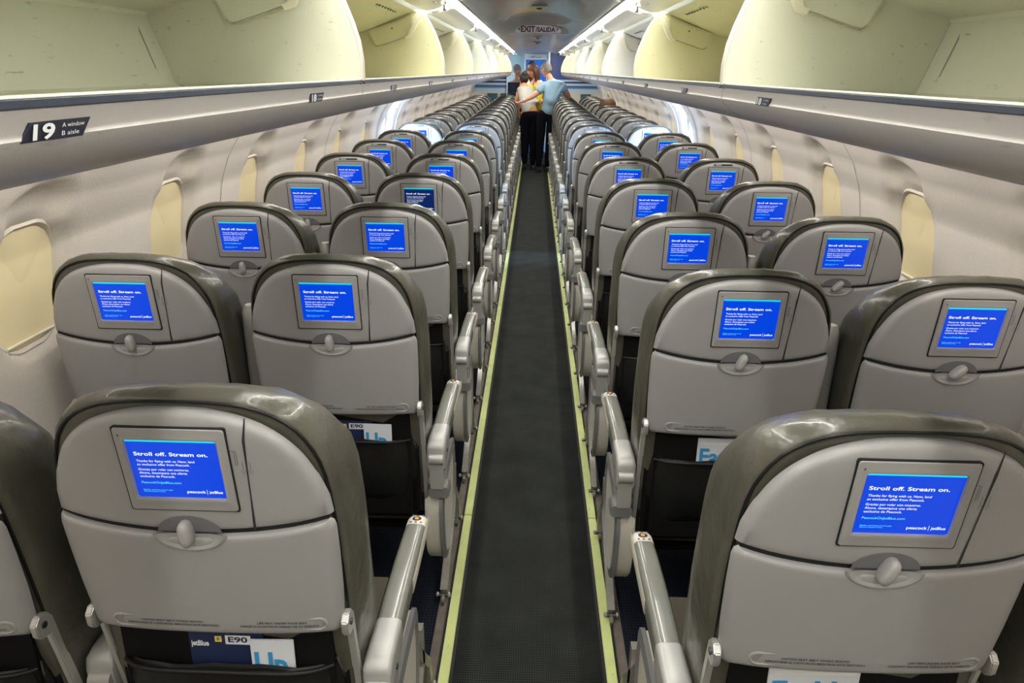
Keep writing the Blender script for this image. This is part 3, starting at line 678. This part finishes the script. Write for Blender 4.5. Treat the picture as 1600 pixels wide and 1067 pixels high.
        m4 = MB(); m4.loft([[(x0+px*.030+a*.004, y, .515+pz) for px, pz in ((-1, .010), (-.8, .018), (.8, .018), (1, .010), (1, -.010), (.8, -.018), (-.8, -.018), (-1, -.010))] for y in (.056, .062, .10, .105)], 'arm_grey'); m4.build('armrest_hook', o)
        return o
    if aisle or row <= 2: armrest(a*.2535, panel_=True)
    # --- side shroud
    if aisle:
        poly = [(.07, .33), (.065, .44), (.09, .49), (.16, .512), (.26, .522), (.36, .518), (.385, .50), (.392, .46), (.385, .38), (.36, .30), (.30, .24), (.22, .215), (.14, .225), (.09, .27)]
        pl = smooth_poly(poly, 3); x1, x2 = a*.212, a*.262
        mb = MB(); mb.prism(pl, 'x', min(x1, x2), max(x1, x2), 'cream', .004); so = mb.build('side_shroud', root, smooth=50)
        mb = MB(); cy, cz2 = .23, .37; ol = [(cy+(y-cy)*1.03, cz2+(z-cz2)*1.03) for y, z in pl]; il = [(cy+(y-cy)*.90, cz2+(z-cz2)*.88) for y, z in pl]
        def R4(p, x): return [(x, y, z) for y, z in p]
        mb.loft([R4(ol, a*.256), R4(ol, a*.266), R4(il, a*.270), R4(il, a*.258)], 'arm_grey', False, False); mb.build('shroud_edging', so, smooth=50)
        # legs down to the track
        xs_ = a*.243
        for q in (0, 1):
            mb = MB()
            if q == 0: path = [(.19, .035), (.34, .105), (.47, .165), (.51, .21), (.515, .33)]
            else: path = [(.62, .035), (.60, .12), (.55, .18), (.49, .26), (.44, .33)]
            rg = []
            for i, (y, z) in enumerate(path):
                p, n2 = path[max(i-1, 0)], path[min(i+1, len(path)-1)]; dy, dz = n2[0]-p[0], n2[1]-p[1]; l = math.hypot(dy, dz); ny, nz = -dz/l*.014, dy/l*.014
                rg.append([(xs_-.0115, y+ny, z+nz), (xs_+.0115, y+ny, z+nz), (xs_+.0115, y-ny, z-nz), (xs_-.0115, y-ny, z-nz)])
            mb.loft(rg, 'metal'); lg = mb.build('leg', root, smooth=30)
            mb = MB(); yb = path[0][0]-.01
            mb.tube([(xs_-.022, yb, .030), (xs_+.022, yb, .030)], .0075, 'metal_dark', 10); mb.box((xs_, yb, .018), (.012, .05, .034), 'metal', .004); mb.ell((xs_-.019, yb, .032), (.006, .009, .009), 'bracket', 10, 8); mb.ell((xs_+.019, yb, .032), (.006, .009, .009), 'bracket', 10, 8)
            mb.box((xs_, yb-.025, .014), (.010, .022, .014), 'metal_dark', .003); mb.build('floor_fitting', lg)
        if row == 0:
            mid = armrest(-a*.2525, False, False)
        else: armrest(-a*.2525, True)
    else:
        for q, y in ((0, .2), (1, .6)):
            mb = MB(); mb.tube([(a*.1, y, .012), (a*.1, y*.5+.15, .33)], .012, 'metal', 8); mb.build('leg', root)

LY = [.87, 1.66, 2.39, 3.15, 3.94, 4.75, 5.55, 6.40]+[7.10+.72*i for i in range(10)]
RY = [.83, 1.59, 2.30, 3.08, 3.91, 4.79, 5.60, 6.40]+[7.10+.72*i for i in range(10)]
PROTO = {}
for r in range(18):
    for side in (-1, 1):
        for aisle in (True, False):
            Ys = (LY if side < 0 else RY)[r]
            x = {(-1, True): -.530, (-1, False): -1.037, (1, True): .510, (1, False): 1.017}[(side, aisle)]
            if not aisle: Ys -= .03
            key = (side, aisle, 0 if r == 0 else 1 if r < 3 else 3 if (r == 3 and side < 0 and aisle) else 2 if r < 4 else 4)
            nm = 'nearest row' if r == 0 else 'last row before the striped bulkhead' if r == 17 else '%s row from the camera' % ORD[r] if r != 7 else 'eighth row'
            look = 'grey seat with blue screen'
            if r == 7: look = 'pale seat washed blue by exit window'
            elif r == 3 and side < 0 and aisle: look = 'grey seat with dimmed dark screen'
            elif r > 8: look = 'distant grey seat'
            lab = '%s, %s block, %s side, %s' % (look, 'left' if side < 0 else 'right', 'aisle' if aisle else 'window', nm)
            if key in PROTO: o = copy_tree(PROTO[key])
            else:
                o = thing('airline_seat', lab, 'seat', (0, 0, 0)); seat_parts(o, side, aisle, {0: 0, 1: 1, 2: 3, 3: 3, 4: 4}[key[2]] if key[2] != 2 else 2.5); PROTO[key] = o
            o.location = (x, Ys, 0); tag(o, lab, 'seat', 'airline seats in the %s block' % ('left' if side < 0 else 'right'))

# ------------------------------------------------------------ papers in the pockets
def card(name, loc, w_, h, tilt, rz, face, words, label, cat='magazine'):
    """words: (text, mat, u, v, width, height)"""
    m = MB(); m.box((0, .002, h/2), (w_, .004, h), face, .0008)
    for wd in words:
        if wd[0] == '#': m.box((wd[2]*w_-w_/2, -.0004, wd[3]*h), (wd[4]*w_, .0006, wd[5]*h), wd[1])
        else: put_text(m, wd[0], wd[1], lambda u, v: (u, -.0012, v), wd[2]*w_-w_/2, wd[3]*h, wd[4]*w_, wd[5]*h, .03)
    o = m.build(name, smooth=0); o.location = loc; o.rotation_euler = (tilt, 0, rz); return tag(o, label, cat)
EAT = [('EatUp', 'paper_blue', .05, .66, .9, .20), ('#', 'paper_white', .5, .93, .9, .03)]
BIT = [('Up', 'paper_blue', .08, .66, .75, .22)]
BIT2 = [('Up', 'paper_blue', .08, .48, .75, .33)]
SAF = [('E90', 'paper_navy', .535, .905, .26, .05), ('#', 'label_text', .665, .925, .34, .085), ('jetBlue', 'label_text', .03, .865, .24, .05), ('#', 'yellow_mark', .40, .93, .09, .055), ('#', 'label_text', .40, .93, .04, .03)]
pY = .026
card('menu_card', (.508-.045, .83+pY, .55), .150, .222, R(-4), .02, 'paper', EAT, 'blue lettered menu card in the pocket of the nearest right aisle seat')
card('menu_card', (.508+.005, 1.59+pY, .55), .150, .215, R(-4), -.02, 'paper', EAT, 'blue lettered menu card in the pocket of the second right aisle seat')
card('folded_sheet', (.508+.07, 1.59+pY-.006, .55), .09, .185, R(-4), -.05, 'paper_white', [], 'white folded sheet in front of the menu card, second right aisle seat', 'paper')
card('menu_card', (-.525+.078, .87+pY-.008, .55), .075, .207, R(-4), .03, 'paper', BIT, 'pale blue menu card in the pocket of the nearest left aisle seat')
card('safety_card', (-.525-.005, .87+pY-.001, .55), .13, .215, R(-4), 0, 'paper_navy', SAF, 'navy safety card in the pocket of the nearest left aisle seat', 'safety card')
card('menu_card', (-.525+.092, 1.66+pY-.008, .62), .078, .133, R(-4), -.02, 'paper', BIT2, 'pale blue menu card in the pocket of the second left aisle seat')
card('safety_card', (-.525+.01, 1.66+pY-.001, .55), .13, .205, R(-4), 0, 'paper_navy', SAF, 'navy safety card in the pocket of the second left aisle seat', 'safety card')
card('crumpled_paper', (-1.032+.06, .84+pY-.008, .55), .09, .205, R(-4), .25, 'paper_white', [], 'white paper sticking out of the nearest left window seat pocket', 'paper')
jb = MB(); 
# brown jacket over a far seat
jb.loft([[(.075*math.cos(a_)*w2+.01*math.sin(3*a_), .05*math.sin(a_)*w2, z) for a_ in [2*PI*i/20 for i in range(20)]] for z, w2 in ((0, 1.5), (.05, 1.6), (.10, 1.45), (.14, 1.0), (.155, .4))], 'jacket_brown', True, True)
jo = jb.build('jacket', smooth=70); jo.location = (.99, 10.12, 1.17); tag(jo, 'brown jacket hung over a far window seat on the right', 'jacket')

# ------------------------------------------------------------ people
def skin_mesh(pts, edges, root, m, sub=2):
    names = list(pts); me = bpy.data.meshes.new('s'); me.from_pydata([pts[n][0] for n in names], [(names.index(a_), names.index(b_)) for a_, b_ in edges], [])
    ob = bpy.data.objects.new('s', me); C.objects.link(ob)
    md = ob.modifiers.new('sk', 'SKIN'); md.use_smooth_shade = True
    if not me.skin_vertices: raise RuntimeError('no skin layer')
    for i, n in enumerate(names):
        rr_ = pts[n][1]; rr_ = rr_ if isinstance(rr_, tuple) else (rr_, rr_)
        me.skin_vertices[0].data[i].radius = rr_; me.skin_vertices[0].data[i].use_root = (n == root)
    ob.modifiers.new('ss', 'SUBSURF').levels = sub
    dg = bpy.context.evaluated_depsgraph_get(); ev = bpy.data.meshes.new_from_object(ob.evaluated_get(dg))
    vs = [v.co.copy() for v in ev.vertices]; fs = [list(p.vertices) for p in ev.polygons]
    bpy.data.objects.remove(ob); bpy.data.meshes.remove(ev); return vs, fs
def chain(names): return list(zip(names, names[1:]))
def hand(P, E, wrist, name, wp, d, side, curl, pinch=0):
    """palm and five fingers leaving the wrist along d; side points to the thumb"""
    d = Vector(d).normalized(); sd = Vector(side); sd = (sd-d*sd.dot(d)).normalized(); nn = d.cross(sd); w0 = Vector(wp)
    P[name+'palm'] = (tuple(w0+d*.045), (.030, .016)); E.append((wrist, name+'palm'))
    for i, (off, ln) in enumerate(((.028, .068), (.010, .078), (-.009, .072), (-.027, .056))):
        base = w0+d*.085+sd*off; k1 = base+d*ln*.5+nn*curl*.012; k2 = base+d*ln-nn*(-curl)*.035
        P[name+'k%d' % i] = (tuple(base), .0095); P[name+'m%d' % i] = (tuple(k1), .0085); P[name+'t%d' % i] = (tuple(k2), .0065)
        E += [(name+'palm', name+'k%d' % i), (name+'k%d' % i, name+'m%d' % i), (name+'m%d' % i, name+'t%d' % i)]
    t1 = w0+d*.035+sd*.035; t2 = t1+d*.035+sd*.022; P[name+'th1'] = (tuple(t1), .011); P[name+'th2'] = (tuple(t2), .008)
    E += [(name+'palm', name+'th1'), (name+'th1', name+'th2')]
def head(mb, c, face, skin, hair_fn, tilt=0):
    """c head centre, face: horizontal facing direction"""
    f = Vector(face).normalized(); rz = math.atan2(f.y, f.x)-PI/2   # local +Y is the face
    rot = (Matrix.Rotation(rz, 4, 'Z') @ Matrix.Rotation(-tilt, 4, 'X')).to_3x3()
    T = lambda p: tuple(Vector(c)+rot @ Vector(p))
    bm = bmesh.new(); bmesh.ops.create_uvsphere(bm, u_segments=28, v_segments=20, radius=1)
    for v in bm.verts:
        x, y, z = v.co; hx = .076*(1-.22*max(0, -z)**1.5); hy = .095; hz = .118
        if z < -.2 and y > 0: y *= .93
        if z < 0 and y < 0: y *= (1+.35*z)
        v.co = Vector((x*hx, y*hy, z*hz))
        # brow, cheeks, chin
        X, Y_, Z = v.co
        if Y_ > .05: v.co.y += .006*math.exp(-((Z-.028)/.014)**2)-.006*math.exp(-((Z-.008)/.012)**2-((abs(X)-.032)/.018)**2)+.008*math.exp(-((Z+.10)/.02)**2)
    bm.transform(Matrix.Translation(c) @ rot.to_4x4()); mb.bm(bm, skin)
    mb.loft([[T((math.cos(a_)*w_, y+math.sin(a_)*.0, z+math.sin(a_)*.006)) for a_ in [2*PI*i/8 for i in range(8)]] for w_, y, z in ((.006, .092, .022), (.009, .103, .0), (.014, .112, -.022), (.011, .098, -.032))], skin)
    for sx in (-1, 1):
        mb.ell(T((sx*.078, -.005, -.004)), (.010, .018, .030), skin, 10, 8, rot)
        mb.ell(T((sx*.031, .083, .010)), (.013, .008, .008), 'paper_white', 10, 8, rot); mb.ell(T((sx*.031, .090, .010)), (.006, .004, .006), 'eye', 8, 6, rot)
        mb.box(T((sx*.031, .093, .031)), (.030, .006, .005), 'hair_dark', .002, rot)
    mb.ell(T((0, .088, -.052)), (.024, .010, .008), 'lips', 12, 8, rot)
    hair_fn(T, rot)
def person(label, cat, P, E, skin, headc, face, tilt, hair, clothes, shoes=()):
    """clothes: list of (name, points, edges, root, material)"""
    base = thing('person', label, cat, (0, 0, 0))
    loc = Vector(shoes[0]) if shoes else Vector((headc[0], headc[1], 0)); loc.z = 0; base.location = loc
    def loc_parent(o): 
        o.location = -loc; return o
    mb = MB(); vs, fs = skin_mesh(P, E, 'pelvis', skin); mb.add(vs, fs, skin)
    hb = MB()
    def hf(T, rot): hair(hb, T, rot)
    head(mb, headc, face, skin, hf, tilt)
    loc_parent(mb.build('body', base, smooth=80))
    if hb.v: loc_parent(hb.build('hair', base, smooth=70))
    for nm, pts, ed, rt, m in clothes:
        cb = MB(); vs, fs = skin_mesh(pts, ed, rt, m); cb.add(vs, fs, m); loc_parent(cb.build(nm, base, smooth=80))
    for sp in shoes:
        sb = MB(); sb.loft([[(sp[0]+math.cos(a_)*w_, sp[1]+y+0*a_, max(.009, sp[2]+.035+math.sin(a_)*h)) for a_ in [2*PI*i/12 for i in range(12)]] for y, w_, h in ((-.07, .025, .03), (-.05, .036, .045), (.02, .040, .05), (.10, .046, .035), (.17, .044, .022), (.20, .025, .015))], 'shoe'); loc_parent(sb.build('shoe', base))
    return base
def std_hair(m, long_=0, bald=0):
    def f(hb, T, rot):
        N_, K = 28, 12; rings = []
        for k in range(K+1):
            th = k/K*PI*.62; ring_ = []
            for i in range(N_):
                a_ = 2*PI*i/N_; ca, sa = math.cos(a_), math.sin(a_)
                front = max(0, sa); th2 = th*(1-.36*front**.7)
                q = 1.0+.02*math.sin(i*2.3)
                ring_.append(T((.083*q*math.sin(th2)*ca, -.004+.102*q*math.sin(th2)*sa, .004+.126*math.cos(th2)*1.0)))
            rings.append(ring_)
        hb.loft(rings, m)
        if long_:
            for sx in (-1, 1):
                for j in range(3):
                    x = sx*(.078-.012*j); y = .02-.035*j
                    hb.tube([T((sx*.03, y*.7, .115)), T((x*.95, y, .07)), T((x*1.08, y, .0)), T((x*1.1, y+.005, -.07)), T((x*.95, y+.01, -long_))], [.018, .026, .028, .026, .010], m, 8)
            hb.tube([T((0, -.06, .08)), T((0, -.10, .0)), T((0, -.095, -.08)), T((0, -.09, -long_))], [.05, .062, .058, .02], m, 10)
    return f
LEGE = lambda s: [('pelvis', 'hip'+s), ('hip'+s, 'knee'+s), ('knee'+s, 'ank'+s)]
def legs(P, px, py, hx, z=.98, sp=.085, fx=0, fy=0):
    P['pelvis'] = ((px, py, z), (.15, .10))
    for s, d in (('L', -1), ('R', 1)):
        P['hip'+s] = ((px+d*sp, py, z-.07), (.082, .085)); P['knee'+s] = ((px+d*sp*.95+fx*.5, py+.01+fy*.5, .50), (.058, .060)); P['ank'+s] = ((px+d*sp*.9+fx, py+fy, .09), (.038, .042))
def grow(P, keys, k): return {n: (P[n][0], tuple(v*k for v in (P[n][1] if isinstance(P[n][1], tuple) else (P[n][1],)*2))) for n in keys}

# man in the light blue shirt, back to the camera, left arm reaching to the seat
P = {}; E = []
legs(P, .175, 12.72, 0, z=1.0, fx=-.05)
P.update({'waist': ((.215, 12.72, 1.12), (.135, .10)), 'chest': ((.265, 12.71, 1.32), (.150, .11)), 'upper': ((.275, 12.73, 1.445), (.12, .085)), 'neck': ((.225, 12.74, 1.53), .055), 'hd': ((.165, 12.76, 1.62), .055),
          'shL': ((.125, 12.70, 1.43), .062), 'elL': ((-.055, 12.62, 1.275), .046), 'wrL': ((-.235, 12.56, 1.185), .029),
          'shR': ((.405, 12.72, 1.43), .066), 'elR': ((.545, 12.80, 1.26), .046), 'wrR': ((.44, 12.90, 1.14), .030)})
E = LEGE('L')+LEGE('R')+chain(['pelvis', 'waist', 'chest', 'upper', 'neck', 'hd'])+chain(['upper', 'shL', 'elL', 'wrL'])+chain(['upper', 'shR', 'elR', 'wrR'])
hand(P, E, 'wrL', 'a', P['wrL'][0], (-1, -.1, -.25), (0, 1, .2), -1)
hand(P, E, 'wrR', 'b', P['wrR'][0], (-.7, .3, -.4), (0, .2, 1), 1)
sh = grow(P, ['waist', 'chest', 'upper'], 1.28); sh['bot'] = ((.19, 12.72, .93), (.165, .14)); sh['shL'] = (P['shL'][0], .088); sh['cufL'] = ((-.015, 12.645, 1.325), .075); sh['shR'] = (P['shR'][0], .088); sh['cufR'] = ((.50, 12.77, 1.32), .075); sh['col'] = ((.225, 12.74, 1.505), .066)
she = chain(['bot', 'waist', 'chest', 'upper', 'col'])+[('upper', 'shL'), ('shL', 'cufL'), ('upper', 'shR'), ('shR', 'cufR')]
tr = grow(P, ['pelvis', 'hipL', 'kneeL', 'ankL', 'hipR', 'kneeR', 'ankR'], 1.22); tre = LEGE('L')+LEGE('R'); tr['top'] = ((.195, 12.72, 1.06), (.16, .115)); trw = tre+[('pelvis', 'top')]
man = person('grey haired person in light blue short sleeved shirt reaching across to the left seats', 'person', P, E, 'skin_m', (.142, 12.78, 1.685), (-.75, .65, 0), .25, std_hair('hair_grey'),
       [('shirt', sh, she, 'chest', 'shirt_blue'), ('trousers', tr, trw, 'pelvis', 'trousers')], [(.05, 12.70, 0), (.19, 12.70, 0)])
wm = MB(); wm.tube([(-.205, 12.573, 1.20), (-.218, 12.568, 1.193)], .036, 'watch', 12); wo = wm.build('wristwatch', man); wo.location = -man.location; man.location.y -= .32; man.location.x += .02

# woman in the white sleeveless top leaning over the left seats
P = {}
legs(P, -.105, 12.45, 0, z=.97, sp=.08)
P.update({'waist': ((-.125, 12.47, 1.08), (.125, .09)), 'chest': ((-.17, 12.52, 1.25), (.14, .095)), 'upper': ((-.19, 12.56, 1.37), (.10, .07)), 'neck': ((-.205, 12.60, 1.43), .043), 'hd': ((-.215, 12.64, 1.48), .045),
          'shL': ((-.285, 12.54, 1.36), .048), 'elL': ((-.345, 12.52, 1.16), .038), 'wrL': ((-.30, 12.62, 1.00), .025),
          'shR': ((-.09, 12.58, 1.36), .048), 'elR': ((-.10, 12.72, 1.18), .038), 'wrR': ((-.24, 12.80, 1.10), .025)})
E = LEGE('L')+LEGE('R')+chain(['pelvis', 'waist', 'chest', 'upper', 'neck', 'hd'])+chain(['upper', 'shL', 'elL', 'wrL'])+chain(['upper', 'shR', 'elR', 'wrR'])
hand(P, E, 'wrL', 'a', P['wrL'][0], (.15, .3, -1), (.5, 1, 0), 1); hand(P, E, 'wrR', 'b', P['wrR'][0], (-1, .2, -.1), (0, 1, 0), 1)
sh = grow(P, ['waist', 'chest', 'upper'], 1.17); sh['bot'] = ((-.108, 12.46, .94), (.15, .115)); sh['stL'] = ((-.255, 12.55, 1.385), .052); sh['stR'] = ((-.12, 12.575, 1.385), .052)
she = chain(['bot', 'waist', 'chest', 'upper'])+[('upper', 'stL'), ('upper', 'stR')]
tr = grow(P, ['pelvis', 'hipL', 'kneeL', 'ankL', 'hipR', 'kneeR', 'ankR'], 1.25); tr['top'] = ((-.11, 12.455, 1.03), (.14, .105))
def bun(hb, T, rot):
    std_hair('hair_dark')(hb, T, rot); hb.ell(T((0, -.10, .02)), (.06, .055, .06), 'hair_dark'); hb.ell(T((0, -.05, -.03)), (.075, .07, .09), 'hair_dark')
ww = person('dark haired person in white sleeveless top and black trousers bending over the left seats', 'person', P, E, 'skin_tan', (-.222, 12.68, 1.53), (-.3, 1, 0), .7, bun,
       [('blouse', sh, she, 'chest', 'top_white'), ('trousers', tr, trw, 'pelvis', 'trousers')], [(-.18, 12.43, 0), (-.03, 12.43, 0)])

ww.location.y += .28
# woman in yellow, long brown hair, looking down to the left
P = {}
legs(P, .03, 13.12, 0, z=.96, sp=.08)
P.update({'waist': ((.03, 13.12, 1.08), (.125, .09)), 'chest': ((.01, 13.12, 1.27), (.145, .095)), 'upper': ((0, 13.12, 1.41), (.11, .075)), 'neck': ((-.02, 13.12, 1.50), .043), 'hd': ((-.05, 13.12, 1.58), .045),
          'shL': ((-.12, 13.06, 1.40), .052), 'elL': ((-.13, 12.98, 1.18), .040), 'wrL': ((-.04, 12.88, 1.12), .026), 'shR': ((.13, 13.16, 1.40), .052), 'elR': ((.17, 13.05, 1.17), .040), 'wrR': ((.05, 12.93, 1.13), .026)})
E = LEGE('L')+LEGE('R')+chain(['pelvis', 'waist', 'chest', 'upper', 'neck', 'hd'])+chain(['upper', 'shL', 'elL', 'wrL'])+chain(['upper', 'shR', 'elR', 'wrR'])
hand(P, E, 'wrL', 'a', P['wrL'][0], (.6, -.2, .1), (0, 0, 1), 1); hand(P, E, 'wrR', 'b', P['wrR'][0], (-.8, -.2, 0), (0, 0, 1), 1)
sh = grow(P, ['waist', 'chest', 'upper'], 1.16); sh['bot'] = ((.03, 13.12, .98), (.15, .12)); sh['shL'] = (P['shL'][0], .068); sh['c1'] = ((-.128, 13.0, 1.24), .058); sh['shR'] = (P['shR'][0], .068); sh['c2'] = ((.16, 13.07, 1.22), .058)
she = chain(['bot', 'waist', 'chest', 'upper'])+chain(['upper', 'shL', 'c1'])+chain(['upper', 'shR', 'c2'])
tr = grow(P, ['pelvis', 'hipL', 'kneeL', 'ankL', 'hipR', 'kneeR', 'ankR'], 1.2)
yw = person('person with long brown hair in a bright yellow top looking down', 'person', P, E, 'skin_w', (-.075, 13.10, 1.655), (-.75, -.65, 0), .35, std_hair('hair_brown', .2),
       [('top', sh, she, 'chest', 'top_yellow'), ('trousers', tr, tre, 'pelvis', 'trousers')], [(-.04, 13.10, 0), (.10, 13.10, 0)])
ln = MB(); ln.tube([(-.03, 13.03, 1.50), (-.06, 12.99, 1.38), (-.075, 12.99, 1.22)], .005, 'vest', 6); lo_ = ln.build('lanyard', yw); lo_.location = -yw.location; yw.location.y += .25

def simple_person(label, x, y, top, skin, hair, shirt, extra, face, shirtname='shirt'):
    P = {}; k = top/1.78
    legs(P, x, y, 0, z=.98*k, sp=.085)
    P.update({'waist': ((x, y, 1.1*k), (.13, .095)), 'chest': ((x, y, 1.3*k), (.155, .10)), 'upper': ((x, y, 1.43*k), (.12, .08)), 'neck': ((x, y, 1.52*k), .048), 'hd': ((x, y+.01, 1.60*k), .05),
              'shL': ((x-.16, y, 1.42*k), .055), 'elL': ((x-.20, y+.02, 1.18*k), .042), 'wrL': ((x-.14, y-.14, 1.03*k), .027), 'shR': ((x+.16, y, 1.42*k), .055), 'elR': ((x+.20, y+.02, 1.18*k), .042), 'wrR': ((x+.14, y-.14, 1.03*k), .027)})
    E = LEGE('L')+LEGE('R')+chain(['pelvis', 'waist', 'chest', 'upper', 'neck', 'hd'])+chain(['upper', 'shL', 'elL', 'wrL'])+chain(['upper', 'shR', 'elR', 'wrR'])
    hand(P, E, 'wrL', 'a', P['wrL'][0], (.4, -.6, -.3), (.5, 0, 1), 1); hand(P, E, 'wrR', 'b', P['wrR'][0], (-.4, -.6, -.3), (-.5, 0, 1), 1)
    sh = grow(P, ['waist', 'chest', 'upper'], 1.16); sh['bot'] = ((x, y, 1.0*k), (.16, .125)); sh['shL'] = (P['shL'][0], .072); sh['c1'] = ((x-.19, y+.015, 1.25*k), .062); sh['shR'] = (P['shR'][0], .072); sh['c2'] = ((x+.19, y+.015, 1.25*k), .062)
    she = chain(['bot', 'waist', 'chest', 'upper'])+chain(['upper', 'shL', 'c1'])+chain(['upper', 'shR', 'c2'])
    cl_ = [(shirtname, sh, she, 'chest', shirt), ('trousers', grow(P, ['pelvis', 'hipL', 'kneeL', 'ankL', 'hipR', 'kneeR', 'ankR'], 1.2), tre, 'pelvis', 'trousers')]
    if extra:
        ve = {n: (tuple(Vector(p[0])+Vector((-.06, .0, 0))), tuple(q*1.05 for q in p[1])) for n, p in grow(P, ['waist', 'chest', 'upper'], 1.16).items()}
        cl_.append(('vest', ve, chain(['waist', 'chest', 'upper']), 'chest', 'vest'))
    return person(label, 'person', P, E, skin, (x, y+.02, 1.675*k), face, .2, hair, cl_, [(x-.08, y, 0), (x+.08, y, 0)])
simple_person('person in white shirt and dark vest standing behind the left seats', -.40, 15.1, 1.76, 'skin_m', std_hair('hair_grey'), 'top_white', True, (.6, -.5, 0))
simple_person('dark haired person mostly hidden behind the one in yellow', -.09, 14.3, 1.82, 'skin_w', std_hair('hair_dark'), 'top_white', False, (.4, -.8, 0))
